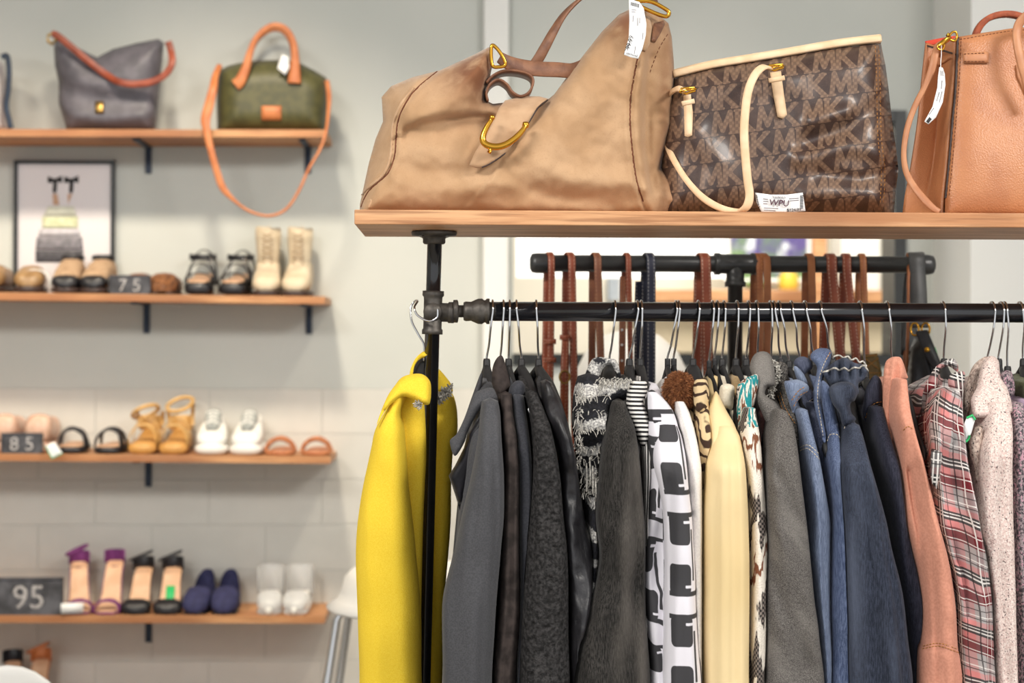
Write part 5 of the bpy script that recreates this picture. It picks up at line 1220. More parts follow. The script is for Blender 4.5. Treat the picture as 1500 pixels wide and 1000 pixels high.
obj('barcode', bars(ctt, [(1357 + k, 177 - k * 1.3, 1360.5 + k, 180 - k * 1.3) for k in range(5)], .0007), m_ink, cto)
obj('tag_string', tube([P(x, y, 2.404) for x, y in ((1379, 66), (1379, 80), (1378, 90), (1378, 99))], .0006, 5), m_paper, cto)
obj('handle', ribbon([P(x, y, 2.55) for x, y in ((1428, 56), (1432, 44), (1440, 33), (1452, 25), (1470, 21), (1490, 23), (1508, 32), (1520, 50))], 9 * M1(2.55), .014, (0, -1, 0), n=40), m_redin, cm)
hp = [(1510, 150), (1503, 118), (1495, 88), (1490, 62), (1490, 44), (1496, 30), (1512, 18), (1536, 14), (1556, 30), (1560, 60), (1562, 110)]
hY = [2.386, 2.384, 2.384, 2.388, 2.392, 2.39, 2.385, 2.385, 2.385, 2.385, 2.388]
obj('handle', ribbon([P(x, y, q) for (x, y), q in zip(hp, hY)], 13 * M1(2.4), .006, n=70), m_camel2, cm)
obj('handle_patch', onsurf([(1488, 95), (1500, 92), (1512, 120), (1512, 160), (1490, 112)], ct, .002, .0015, step=5), m_camel2, cm)

# ------------------------------------------------------------------ hangers and clothes
def zoomer(x0, y0, s): return lambda *p: [(x / s + x0, y / s + y0) for x, y in p]
z1, z3, z5, z7 = zoomer(500, 500, 3.847), zoomer(820, 500, 3.847), zoomer(1060, 500, 3.846), zoomer(1260, 500, 3.846)
NECKS = [713, 733, 745, 764, 789, 893, 922, 938, 978, 987, 1015, 1039, 1047, 1058, 1078, 1093, 1110, 1130, 1144, 1156, 1172, 1193, 1220, 1268, 1307, 1383, 1447, 1463, 1476, 1499]
TURN = [(700, 0), (733, 3), (764, 10), (789, 11), (893, 0), (922, -3), (938, 0), (1050, 0), (1300, 0), (1383, -10), (1520, -11)]
def turn(nx):
    for (a, p), (b, q) in zip(TURN, TURN[1:]):
        if nx <= b: return p + (q - p) * max(0, nx - a) / (b - a)
    return TURN[-1][1]
def hanger(label, hx, nx, ny=527, rz=0, w=1.0):
    cap = min(abs(nx - q) for q in NECKS if q != nx) * .0005 - .0006; rz = turn(nx)
    top = P(hx, 455, YR); nk = P(nx, ny, YR - .004)
    t = thing('clothes_hanger', label, 'hanger', (nk.x, YR, nk.z - .08), 'black hangers on the rail')
    a = RR + .0022; pts = []
    tx = P(hx, 443, YR - a).x
    for k in range(9):
        an = R(200) - R(220) * k / 8           # from behind the rail, over the top, to the front
        pts.append(Vector((tx, YR - a * math.cos(an) , ZR + a * math.sin(an))))
    pts = [Vector((tx, YR + a * math.cos(q), ZR + a * math.sin(q))) for q in [R(-35) + R(215) * k / 11 for k in range(12)]]
    low = Vector((tx + (nk.x - tx) * .35, YR - a * 1.02, ZR - .022))
    pts += [low, low.lerp(nk, .55) + Vector(((tx - nk.x) * .08, .003, 0)), nk + Vector((0, .002, .004)), nk + Vector((0, .003, -.012))]
    obj('hook', tube([Vector(q) for q in catmull(pts, 48)], .0016, 8), m_chrome, t)
    Mx = Matrix.Translation(nk) @ Matrix.Rotation(R(rz), 4, 'Z')
    V = []
    obj('neck', xform(lathe([(0, .002)] + [(min(r, cap + .0004), h) for r, h in ((.0042, .002), (.0052, -.001), (.0056, -.012), (.008, -.02))] + [(0, -.02)], (0, 0, 0), 14), Mx), m_hanger, t)
    for s in (-1, 1):
        rings = []
        for k in range(14):
            q = k / 13; y = s * .185 * q; z = -.014 - .112 * q ** 1.15; hw = min(w * (.0062 + .0075 * math.sin(pi * min(1, q * 1.25)) ** 1.5), cap); hh = .009 + .007 * math.sin(pi * min(1, q * 1.2)) ** 2
            if q > .93: hw *= .7; hh *= .7
            rings.append([Vector((hw * math.cos(u), y, z + hh * math.sin(u))) for u in [2 * pi * j / 12 for j in range(12)]])
        md = loft(rings)
        if s > 0: md = (md[0], [tuple(reversed(f)) for f in md[1]])
        obj('arm', xform(md, Mx), m_hanger, t)
    return t
NK = {}; REG = []
def garment(name, label, cat, m, hk, rows, yn=2.27, fold=(.005, 26, 3, 1), body=True, hlabel=None, neck=True, hem=1260, brows=None, bm=None, rz=0, ny=527, sl='sleeve', hw=1.0, rd=.038, sdepth=.10, sq=.66, crease=()):
    hx, nx = hk
    r0 = sorted(rows)
    if hlabel:
        q = min(r0, key=lambda r: abs(r[0] - 660)); dx = P((q[1] + q[2]) / 2, 640, yn + .06).x - P(nx, 527, YR).x
        hanger(hlabel, hx, nx, ny, math.degrees(math.asin(max(-.5, min(.5, dx / .19)))), hw)
    r0 = sorted(rows); base = P((r0[-1][1] + r0[-1][2]) / 2, hem, YR)
    t = thing(name, label, cat, (base.x, YR, base.z))
    R_ = [(a, b, c, yn + (.05 * sst(70, 0, a - r0[0][0]))) for a, b, c in r0]
    l = r0[-1]; R_.append((hem, l[1] - 4, l[2] + 4, yn))
    md = slab(R_, depth=sdepth, rd=rd, fold=fold, sq=sq, crease=crease); s = obj(sl, md, m, t)
    if body:
        if brows: B = [(a, b, c, q) for a, b, c, q in brows]
        else:
            p0 = r0[0][0]; B = [(ny + 24, nx - 7, nx + 7, 2.455), (max(ny + 44, (ny + p0) / 2 + 18), nx - 10, nx + 12, 2.40)]
            for a, b, c, q in R_:
                if a > ny + 75: d = max((c - b) * .16, (c - b - 34) / 2); B.append((a, b + d, c - d, yn + .055))
        obj('body', slab(B, depth=None, rd=.03, fold=(fold[0] * .8, fold[1], fold[2], fold[3] + 5)), bm or m, t)
    t['_x'] = 0; del t['_x']
    NK[t] = bvh(md); REG.append((nx, yn, t))
    return t
def collar(t, poly, m, Y=2.40, T=.010, wid=8, step=4, tilt=.0, nm='collar', smooth=True, disp=None):
    ys = [p[1] for p in poly]; y0 = min(ys)
    Yf = (lambda x, y: Y(x, y)) if callable(Y) else (lambda x, y: Y - tilt * (y - y0) * .001)
    md = pillow(poly, Yf, T, wid, step, disp, smooth=smooth, rim=.0008); o = obj(nm, md, m, t); return o, bvh(md)
def stitch(parent, tree, lines, m, r=.0006, dash=3.0, gap=1.6, off=.0004):
    obj('stitching', merge(*[dashes(tree, l, r, dash, gap, off) for l in lines]), m, parent)

# --- yellow coat on the end of the rail
hy = thing('clothes_hanger', 'black hanger hooked on the rail end holding the yellow coat', 'hanger', tuple(P(618, 560, 2.5)), 'black hangers on the rail')
obj('hook', tube([Vector(q) for q in catmull([P(641, 452, 2.478), P(640, 465, 2.476), P(628, 470, 2.476), P(612, 462, 2.478), P(607, 450, 2.482), P(612, 441, 2.50), P(608, 441, 2.52), P(602, 450, 2.52), P(603, 470, 2.515), P(613, 490, 2.51), P(621, 505, 2.51), P(621, 530, 2.51)], 50)], .0016, 8), m_chrome, hy)
obj('arm', pillow(smoothpoly(z1((470, 95), (440, 98), (415, 125), (400, 165), (395, 200), (470, 230), (530, 220), (530, 120)), 6), 2.515, .008, 6, 4), m_hanger, hy)
yc = thing('wool_coat', 'bright yellow wool coat hanging at the end of the rail', 'coat', tuple(P(600, 1260, 2.48)))
L_ = [(580, 576, 596), (604, 563, 588), (630, 549, 592), (656, 543, 594), (708, 532, 598), (753, 525, 603), (792, 521, 607), (831, 520, 610), (870, 521, 613), (922, 523, 616), (1000, 525, 617), (1260, 520, 626)]
ymd = slab([(a, b, c, 2.375 + .03 * sst(640, 580, a)) for a, b, c in L_], depth=.12, rd=.05, fold=(.004, 14, 2, 3)); obj('sleeve', ymd, c_yellow, yc)
ymd2 = slab([(572, 585, 618, 2.445), (600, 580, 622, 2.44), (656, 575, 624, 2.435), (708, 575, 622, 2.435), (760, 575, 620, 2.435), (850, 570, 617, 2.435), (1000, 570, 616, 2.435), (1260, 570, 612, 2.435)], depth=.04, rd=.014, fold=(.003, 14, 2, 4)); obj('front_panel', ymd2, c_yellow, yc)
R_ = [(556, 634, 648), (586, 628, 666), (630, 626, 670), (656, 624, 664), (708, 622, 661), (760, 618, 660), (870, 612, 653), (940, 610, 650), (1000, 608, 648), (1260, 600, 640)]
obj('body', slab([(a, b, c, 2.535 + .02 * sst(620, 556, a)) for a, b, c in R_], depth=.14, rd=.04, fold=(.004, 22, 2, 5)), c_yellow, yc)
cyl_, cyt = collar(yc, z1((300, 250), (340, 203), (400, 183), (460, 186), (500, 225), (506, 290), (497, 350), (470, 356), (440, 345), (400, 322), (350, 312), (305, 335), (250, 385), (200, 470), (225, 390), (262, 305)), c_yellow, lambda x, y: 2.425 - .0005 * (y - 545), .014, 12)
collar(yc, z1((385, 192), (392, 150), (415, 100), (445, 68), (472, 55), (530, 62), (535, 100), (470, 92), (435, 105), (412, 140), (402, 188)), c_yellow, 2.50, .008, 5)
collar(yc, z1((515, 130), (550, 155), (590, 200), (618, 240), (628, 285), (600, 305), (560, 325), (515, 340)), c_yellow, 2.55, .012, 12)
tr = []
for k in range(120):
    q = random.random(); x, y = 633 + 27 * q, 590 - 21 * q + random.uniform(-5, 5) if q > .1 else 588; p = P(x, y, 2.53); d = Vector((random.uniform(-1, 1), random.uniform(-1, .2), random.uniform(-1, 1))) * .007
    tr.append(tube([p - d, p + d], .0009, 4))
for k in range(16):
    p = P(612 + random.uniform(-3, 5), 593 + random.uniform(-4, 4), 2.395); d = Vector((random.uniform(-1, 1), random.uniform(-1, .2), random.uniform(-1, 1))) * .005; tr.append(tube([p - d, p + d], .0009, 4))
o = obj('fringed_trim', merge(*tr), c_fringe, yc); o['kind'] = 'stuff'

# --- black group
g1 = garment('sleeveless_coat', 'charcoal coat with a wide lapel beside the yellow coat', 'coat', c_dgrey, (722, 713), [(588, 706, 730), (604, 704, 733), (640, 701, 735), (700, 690, 738), (760, 676, 738), (800, 668, 735), (830, 661, 733), (880, 650, 729), (920, 648, 726), (1000, 648, 721)], 2.255, (.004, 20, 2, 2), hlabel='black hanger holding the charcoal wide lapel coat', crease=[([(712, 690), (703, 800), (695, 1000)], 4, .007), ([(722, 610), (726, 760), (716, 1000)], 4, -.005), ([(704, 698), (730, 690)], 2, -.003)], brows=[(552, 706, 722, 2.45), (580, 700, 726, 2.39), (640, 690, 733, 2.31), (700, 680, 736, 2.31), (800, 668, 732, 2.31), (1000, 655, 722, 2.31), (1260, 650, 722, 2.31)])
lp_, lt = collar(g1, z1((758, 290), (800, 270), (850, 260), (873, 295), (884, 345), (858, 330), (820, 345), (780, 385), (742, 450), (712, 510), (692, 572), (640, 645), (612, 562), (650, 520), (690, 440), (722, 360)), c_dgrey, lambda x, y: 2.365 - .0005 * (y - 567), .006, 6, nm='lapel')
obj('armhole_lining', pillow(z1((715, 520), (760, 450), (820, 360), (800, 480), (790, 580), (745, 690), (720, 790), (690, 900), (670, 960), (640, 860), (605, 755), (640, 700), (690, 600)), 2.335, .010, 8, 5), c_lining, g1)
collar(g1, z1((640, 545), (690, 440), (740, 300), (788, 175), (792, 250), (760, 330), (710, 440), (670, 540), (640, 640), (612, 560)), c_dgrey, 2.425, .006, 5, nm='far_lapel')
g2_ = garment('suede_coat', 'espresso brown suede coat beside the charcoal coat', 'coat', c_suede, (738, 733), [(578, 733, 750), (604, 735, 752), (640, 737, 757), (700, 738, 761), (760, 737, 762), (800, 735, 762), (900, 729, 761), (1000, 721, 757)], 2.285, (.005, 34, 3, 3), hlabel='black hanger holding the espresso suede coat', crease=[([(750, 640), (750, 800), (738, 1000)], 4, -.007), ([(738, 640), (756, 648)], 2, -.004)])
collar(g2_, z1((848, 230), (852, 150), (875, 95), (905, 80), (925, 130), (950, 230), (945, 270), (905, 310), (885, 330), (860, 270)), c_suede, 2.40, .010, 10)
g3_ = garment('scuba_jacket', 'slate grey smooth jacket with a turned collar', 'jacket', c_slate, (747, 745), [(580, 748, 768), (604, 750, 771), (650, 756, 777), (700, 759, 780), (800, 761, 780), (900, 760, 777), (1000, 753, 771)], 2.295, (.004, 34, 3, 4), hlabel='black hanger holding the slate grey jacket')
collar(g3_, z1((943, 300), (950, 255), (985, 222), (1020, 225), (1035, 260), (1030, 310), (1000, 345), (985, 400), (965, 380), (955, 340)), c_slate, 2.385, .012, 9)
g4_ = garment('knit_jacket', 'black blister knit jacket with bumpy texture', 'jacket', c_knit, (757, 764), [(576, 771, 787), (604, 776, 799), (630, 780, 808), (700, 781, 821), (760, 777, 826), (800, 773, 830), (870, 769, 834), (1000, 763, 836)], 2.262, (.006, 22, 3, 5), hlabel='black hanger holding the blister knit jacket', crease=[([(800, 640), (802, 800), (800, 1000)], 7, -.005)])
obj('lining_label', pillow(z1((1050, 380), (1072, 360), (1075, 385), (1060, 405)), 2.335, .001, 2, 3, rim=.0006), m_paper, g4_)
g5_ = garment('leather_jacket', 'black leather jacket with creased sleeves', 'jacket', c_leather, (786, 789), [(560, 794, 808), (580, 795, 818), (604, 798, 828), (656, 815, 840), (700, 820, 848), (760, 825, 858), (800, 828, 867), (870, 833, 868), (930, 836, 864), (1000, 836, 862)], 2.285, (.010, 30, 9, 6), hlabel='black hanger holding the creased leather jacket', crease=[([(x, y), (x + 12, y + 4)], 3, -.006) for x, y in ((808, 600), (822, 650), (828, 690), (835, 730), (838, 765), (842, 800), (840, 835), (842, 870), (845, 905))])
# --- frayed black and white group
g6_ = garment('frayed_jacket', 'black and grey frayed striped denim jacket with loose threads', 'jacket', c_frayed, (902, 893), [(552, 850, 880), (575, 844, 890), (620, 842, 900), (650, 846, 900), (700, 851, 890), (730, 856, 888), (800, 858, 890), (1000, 862, 890)], 2.325, (.014, 30, 14, 7), hlabel='black hanger holding the frayed striped jacket', hw=1.5, rz=12)
collar(g6_, z3((130, 300), (140, 200), (175, 110), (215, 88), (280, 95), (320, 110), (345, 190), (330, 210), (290, 130), (240, 160), (215, 250), (200, 340)), c_frayed, 2.44, .010, 8)
collar(g6_, z3((215, 330), (225, 260), (265, 215), (330, 205), (395, 215), (400, 260), (380, 320), (340, 330), (310, 350), (290, 400), (260, 430), (225, 400)), c_frayed, 2.365, .016, 10)
fr_ = []
for k in range(420):
    x, y = random.choice([(843 + random.uniform(0, 12), random.uniform(560, 690)), (876 + random.uniform(0, 48), 553 + random.uniform(0, 8)), (853 + random.uniform(0, 26), 690 + random.uniform(0, 38)), (846 + random.uniform(0, 45), random.choice((580, 602, 628, 655, 670)) + random.uniform(-3, 3))])
    p = P(x, y, 2.33 - random.uniform(0, .02)); d = Vector((random.uniform(-1, 1), -.4, random.uniform(-1.6, .4))) * .006; fr_.append(tube([p, p + d * .6, p + d + Vector((0, 0, -.002))], .0006, 3))
for x, y in ((859, 708), (868, 712), (872, 722), (864, 700)):
    fr_.append(ribbon([P(x, y - 30, 2.315), P(x + 1, y, 2.31), P(x, y + 12, 2.312)], .0022, .0012))
o = obj('loose_threads', merge(*fr_), c_fringe, g6_); o['kind'] = 'stuff'
g7_ = garment('washed_denim_jacket', 'washed black denim jacket flaring towards its hem', 'jacket', c_bdenim, (935, 922), [(588, 898, 916), (604, 894, 922), (630, 889, 932), (682, 881, 940), (760, 876, 946), (826, 882, 946), (896, 866, 948), (1000, 842, 956)], 2.262, (.008, 20, 2, 8), hlabel='black hanger holding the washed black denim jacket', crease=[([(912, 640), (906, 740), (884, 840), (862, 910)], 5, -.012), ([(928, 640), (932, 800), (928, 1000)], 7, -.006), ([(915, 780), (900, 900), (885, 1000)], 8, .006)], rz=-8, hw=1.5)
g8_ = garment('striped_blouse', 'black and white pinstriped blouse with a gathered neck', 'blouse', c_stripe_v, (941, 938), [(600, 926, 952), (640, 936, 956), (680, 941, 954), (760, 943, 950), (1000, 943, 949)], 2.30, (.006, 40, 6, 9), hlabel='black hanger holding the pinstriped blouse', hw=1.5)
collar(g8_, z3((375, 330), (385, 260), (410, 225), (450, 220), (490, 232), (488, 300), (470, 340), (500, 420), (515, 500), (500, 580), (470, 600), (430, 520), (400, 430), (380, 380)), c_stripe, 2.325, .014, 9)
g9_ = garment('print_jacket', 'white jacket with large charcoal retro print', 'jacket', c_print, (992, 978), [(622, 960, 992), (640, 957, 1000), (680, 960, 1007), (720, 968, 1010), (760, 974, 1014), (800, 976, 1016), (850, 977, 1020), (900, 975, 1022), (960, 973, 1025), (1000, 972, 1028)], 2.245, (.004, 18, 2, 10), body=False, hlabel='black hanger holding the retro print jacket', crease=[([(990, 660), (992, 800), (985, 1000)], 6, .004), ([(978, 700), (982, 860)], 4, -.005)], hw=1.7, rz=10)
obj('front_panel', slab([(562, 950, 962, 2.43), (580, 950, 972, 2.36), (604, 950, 988, 2.31), (640, 952, 998, 2.29), (700, 954, 1000, 2.285), (800, 947, 1004, 2.285), (900, 947, 1010, 2.285), (1000, 953, 1015, 2.285), (1260, 950, 1018, 2.285)], depth=.36, rd=.03, fold=(.010, 30, 9, 11)), c_print2, g9_)
collar(g9_, z3((495, 330), (500, 285), (530, 275), (600, 340), (640, 400), (660, 470), (630, 490), (580, 500), (540, 540), (520, 480), (500, 420)), c_print, 2.315, .010, 9)
g10 = garment('white_jacket', 'plain white jacket tucked beside the retro print jacket', 'jacket', c_white, (996, 987), [(588, 986, 1002), (604, 990, 1010), (640, 1000, 1020), (680, 1005, 1027), (700, 1006, 1028), (760, 1008, 1028), (900, 1010, 1028), (1000, 1014, 1028)], 2.275, (.003, 20, 3, 12), hlabel='black hanger holding the plain white jacket')
# fur collar
g11 = garment('fur_collar_coat', 'coat with a fluffy brown fur collar', 'coat', c_zebra, (1025, 1015), [(598, 1003, 1020), (640, 1010, 1024), (700, 1020, 1034), (800, 1026, 1036), (1000, 1026, 1036)], 2.31, (.004, 30, 4, 13), hlabel='black hanger holding the fur collar coat', hw=1.5)
fc_ = P(995, 572, 2.36); fs = []
core = []
for k in range(24):
    a, b = 0, 0
cv, cf = [], []
cmx = Matrix.Translation(fc_) @ Matrix.Diagonal((.0185, .03, .0235, 1))
bm = bmesh.new(); bmesh.ops.create_icosphere(bm, subdivisions=3, radius=1); bm.verts.index_update()
fcore = ([cmx @ v.co for v in bm.verts], [tuple(v.index for v in f.verts) for f in bm.faces]); bm.free()
V, F = [], []
for k in range(6500):
    z = random.uniform(-1, 1); a = random.uniform(0, 2 * pi); n = Vector((math.sqrt(1 - z * z) * math.cos(a), math.sqrt(1 - z * z) * math.sin(a), z))
    if n.y > .5: continue
    p = cmx @ n; d = (Vector((n.x / .0185, n.y / .03, n.z / .0235)).normalized() + Vector((random.uniform(-.5, .5), random.uniform(-.5, .5), random.uniform(-.7, .3)))).normalized() * random.uniform(.004, .009)
    s = d.cross(Vector((random.uniform(-1, 1), random.uniform(-1, 1), random.uniform(-1, 1)))).normalized() * .0004
    b = len(V); V += [p - s, p + s, p + d * .6 + s * .7 + Vector((0, 0, -.0006)), p + d + Vector((0, 0, -.0018))]; F += [(b, b + 1, b + 2), (b, b + 2, b + 3)]
fu = obj('fur_collar', merge(fcore, (V, F)), c_fur, g11); fu['kind'] = 'stuff'
g12 = garment('zebra_blouse', 'camel and brown zebra print blouse beside the fur collar', 'blouse', c_zebra, (1046, 1039), [(570, 1016, 1038), (604, 1018, 1040), (640, 1020, 1041), (700, 1024, 1041), (760, 1027, 1040), (1000, 1028, 1040)], 2.30, (.006, 34, 4, 14), hlabel='black hanger holding the zebra print blouse', hw=1.5, ny=530)
collar(g12, z3((752, 270), (760, 225), (790, 208), (825, 215), (840, 270), (838, 340), (820, 400), (775, 400), (755, 340)), c_zebra, 2.335, .012, 9)
g13 = garment('cream_jacket', 'smooth cream leather jacket with a rounded shoulder', 'jacket', c_cream, (1053, 1047), [(624, 1048, 1076), (640, 1042, 1085), (660, 1040, 1089), (682, 1038, 1093), (720, 1036, 1096), (760, 1034, 1098), (880, 1033, 1099), (1000, 1034, 1099)], 2.25, (.0022, 12, 1.2, 15), hlabel='black hanger holding the cream leather jacket', crease=[([(1070, 650), (1072, 800), (1073, 1000)], 5, -.008), ([(1046, 700), (1044, 1000)], 4, -.005), ([(1058, 680), (1057, 1000)], 8, .004)])
collar(g13, z3((840, 420), (848, 350), (868, 295), (882, 282), (900, 310), (940, 390), (985, 470), (1010, 560), (1000, 640), (900, 640), (850, 620), (845, 520)), c_cream, lambda x, y: 2.345 - .0005 * (y - 575), .012, 12)
collar(g13, z3((858, 480), (870, 455), (890, 500), (905, 560), (880, 580), (856, 560)), c_cream, 2.318, .004, 4, nm='collar_fold')
g14 = garment('ivory_jacket', 'ivory jacket with a stand collar behind the cream jacket', 'jacket', c_ivory, (1063, 1058), [(600, 1064, 1080), (640, 1072, 1087), (700, 1080, 1092), (1000, 1082, 1094)], 2.33, (.003, 30, 3, 16), hlabel='black hanger holding the ivory jacket')
collar(g14, z3((898, 330), (903, 260), (925, 240), (960, 240), (985, 262), (980, 330), (972, 385), (940, 380), (910, 370)), c_ivory, 2.385, .012, 8)
gt_ = garment('tan_coat', 'narrow sliver of a tan coat behind the patterned knit', 'coat', c_tan, (1082, 1078), [(590, 1074, 1086), (640, 1080, 1090), (700, 1086, 1096), (1000, 1088, 1098)], 2.345, (.003, 30, 3, 17), hlabel='black hanger holding the tan coat', hw=1.4)
g15 = garment('ikat_cardigan', 'teal, brown and white ikat patterned knit cardigan', 'cardigan', c_ikat, (1099, 1093), [(598, 1090, 1106), (620, 1087, 1110), (640, 1087, 1114), (700, 1095, 1120), (760, 1098, 1125), (860, 1100, 1126), (930, 1099, 1124), (1000, 1098, 1120)], 2.265, (.005, 34, 4, 18), hlabel='black hanger holding the ikat cardigan', hw=1.3)
collar(g15, z5((72, 330), (75, 260), (100, 225), (150, 195), (190, 188), (195, 250), (180, 330), (160, 390), (130, 420), (105, 470), (80, 440)), c_ikat, 2.36, .012, 9)
g16 = garment('plum_coat', 'plum brown wool coat squeezed behind the grey coat', 'coat', c_plum, (1111, 1110), [(600, 1106, 1122), (640, 1110, 1126), (700, 1114, 1128), (1000, 1114, 1128)], 2.31, (.003, 30, 3, 19), hlabel='black hanger holding the plum brown coat')
g17 = garment('grey_coat', 'grey herringbone wool coat with a high collar', 'coat', c_grey, (1131, 1130), [(602, 1134, 1152), (622, 1128, 1162), (640, 1126, 1166), (682, 1125, 1172), (760, 1125, 1182), (800, 1126, 1187), (870, 1125, 1195), (940, 1124, 1203), (1000, 1122, 1209)], 2.248, (.006, 18, 2, 20), hlabel='black hanger holding the grey herringbone coat', crease=[([(1135, 690), (1165, 760), (1195, 830)], 9, -.007), ([(1128, 760), (1160, 830), (1200, 920)], 10, .006), ([(1128, 830), (1150, 900), (1185, 980)], 9, -.007), ([(1140, 640), (1136, 700)], 6, -.006)])
collar(g17, z5((148, 150), (165, 85), (200, 58), (245, 60), (275, 95), (288, 170), (290, 240), (270, 255), (245, 260), (235, 300), (300, 350), (320, 420), (290, 450), (250, 470), (215, 400), (190, 330), (175, 230)), c_grey, lambda x, y: 2.40 - .0006 * (y - 515), .016, 12)
g18 = garment('boucle_jacket', 'charcoal boucle jacket with a chain edged neckline', 'jacket', c_char, (1136, 1144), [(560, 1140, 1156), (580, 1142, 1160), (620, 1150, 1170), (682, 1160, 1178), (760, 1172, 1188), (1000, 1190, 1208)], 2.33, (.004, 40, 6, 21), hlabel='black hanger holding the charcoal boucle jacket')
collar(g18, z5((270, 130), (300, 110), (350, 125), (365, 170), (350, 230), (330, 290), (310, 310), (300, 240), (285, 180)), c_char, 2.40, .010, 7)
ch = []
for k in range(70):
    q = k / 69; x, y = 1133 + 6 * math.sin(q * 5) + 3 * q, 528 + 55 * q; p = P(x + random.uniform(-3, 3), y, 2.385); d = Vector((random.uniform(-1, 1), random.uniform(-1, 0), random.uniform(-1, 1))) * .004; ch.append(tube([p - d, p + d], .0010, 4))
o = obj('chain_fringe', merge(*ch), c_fringe, g18); o['kind'] = 'stuff'
stitch(g18, NK[g18], [[(1143, 575), (1152, 600), (1166, 622)], [(1140, 580), (1148, 604), (1162, 627)]], m_thread_o)
# --- denim
g19 = garment('denim_jacket', 'light blue denim jacket with ochre collar stitching', 'jacket', c_denim_l, (1144, 1156), [(600, 1164, 1182), (640, 1173, 1192), (682, 1178, 1203), (760, 1185, 1216), (800, 1186, 1217), (870, 1194, 1220), (940, 1200, 1220), (1000, 1204, 1222)], 2.275, (.006, 34, 3, 22), hlabel='black hanger holding the light denim jacket', crease=[([(1190, 690), (1200, 800), (1208, 900)], 4, -.006), ([(1182, 680), (1192, 780)], 4, .005)], ny=530)
co, ctr_ = collar(g19, z5((342, 235), (365, 220), (420, 215), (470, 240), (478, 275), (440, 310), (410, 350), (400, 420), (385, 390), (365, 330)), c_denim_l, 2.345, .010, 7)
stitch(co, ctr_, [z5((385, 330), (420, 280), (465, 252)), z5((395, 365), (430, 305), (476, 280))], m_thread_o)
collar(g19, z5((395, 150), (410, 140), (450, 180), (475, 240), (450, 240), (415, 215)), c_denim_l, 2.39, .008, 5, nm='far_collar')
stitch(g19, NK[g19], [[(1172, 655), (1185, 652), (1203, 668)], [(1172, 660), (1184, 657), (1201, 673)]], m_thread_w)
g20 = garment('denim_jacket', 'dull grey blue denim jacket with an open collar', 'jacket', c_denim_m, (1162, 1172), [(590, 1180, 1196), (640, 1188, 1208), (700, 1200, 1215), (760, 1206, 1220), (1000, 1210, 1224)], 2.315, (.005, 34, 3, 23), hlabel='black hanger holding the grey blue denim jacket')
co, ctr_ = collar(g20, z5((395, 120), (415, 92), (455, 85), (495, 110), (500, 150), (475, 170), (455, 200), (480, 250), (515, 300), (505, 330), (475, 380), (468, 320), (455, 260), (440, 190), (410, 150)), c_denim_m, 2.40, .010, 7)
stitch(co, ctr_, [z5((475, 360), (485, 335), (515, 318))], m_thread_w)
g21 = garment('denim_jacket', 'mid blue denim jacket with a tall stitched collar', 'jacket', c_denim_b, (1182, 1193), [(620, 1208, 1226), (640, 1210, 1229), (682, 1213, 1233), (760, 1219, 1238), (800, 1219, 1240), (870, 1219, 1244), (1000, 1218, 1247)], 2.27, (.005, 30, 2, 24), hlabel='black hanger holding the mid blue denim jacket')
co, ctr_ = collar(g21, z5((490, 95), (500, 60), (540, 38), (590, 42), (607, 70), (595, 130), (570, 180), (555, 240), (545, 300), (560, 380), (572, 480), (575, 560), (560, 560), (540, 480), (520, 400), (505, 300), (520, 200), (525, 140)), c_denim_b, lambda x, y: 2.40 - .0006 * (y - 510), .010, 8)
stitch(co, ctr_, [z5((592, 75), (560, 140), (535, 230), (530, 330), (548, 450), (562, 540))], m_thread_w); stitch(co, ctr_, [z5((600, 62), (572, 110))], m_thread_o)
collar(g21, z5((545, 260), (560, 220), (600, 260), (620, 330), (635, 420), (650, 490), (655, 540), (600, 560), (580, 520), (570, 440), (555, 350)), c_denim_b, 2.33, .010, 9, nm='shoulder')
stitch(g21, NK[g21], [z5((585, 560), (600, 525), (640, 525), (660, 555))], m_thread_w)
g22 = garment('ruffled_denim_jacket', 'navy denim jacket with a ruffled raw edge collar', 'jacket', c_denim_n, (1204, 1220), [(622, 1238, 1258), (640, 1235, 1265), (682, 1234, 1277), (760, 1238, 1300), (800, 1240, 1308), (870, 1242, 1325), (940, 1244, 1334), (1000, 1246, 1341)], 2.245, (.006, 18, 1.6, 25), hlabel='black hanger holding the ruffled navy denim jacket', crease=[([(1258, 660), (1272, 760), (1282, 1000)], 5, -.007), ([(1272, 700), (1292, 840), (1305, 1000)], 6, .006), ([(1250, 760), (1258, 1000)], 6, -.006), ([(1285, 760), (1312, 900), (1322, 1000)], 5, -.005)])
def rufY(x, y): return 2.385 - .0006 * (y - 520) + .012 * math.sin(x * .42) * sst(575, 530, y)
co, ctr_ = collar(g22, z5((560, 170), (600, 130), (650, 100), (690, 92), (740, 120), (790, 130), (815, 165), (790, 215), (760, 240), (762, 290), (740, 300), (700, 250), (650, 240), (610, 245), (580, 215)), c_denim_n, rufY, .010, 7)
obj('raw_edge', tube([hit(ctr_, x, y, .001) for x, y in catmull(z5((562, 172), (590, 165), (625, 150), (650, 162), (680, 150), (705, 165), (735, 148), (765, 150), (790, 135), (812, 165)), 60)], .0016, 6), c_fringe, co)
obj('raw_edge', tube([P(x, y, 2.42) for x, y in catmull(z5((620, 85), (650, 78), (675, 92), (700, 84), (720, 105), (745, 95), (765, 118), (785, 112), (805, 140)), 40)], .0014, 6), c_fringe, co)
collar(g22, z5((595, 275), (620, 240), (680, 225), (730, 240), (755, 285), (740, 330), (715, 350), (720, 400), (745, 440), (700, 480), (670, 470), (650, 400), (615, 350)), c_denim_n, 2.32, .018, 11, nm='gathered_shoulder')
stitch(g22, NK[g22], [z5((680, 490), (695, 455), (730, 438), (755, 440))], m_thread_w)
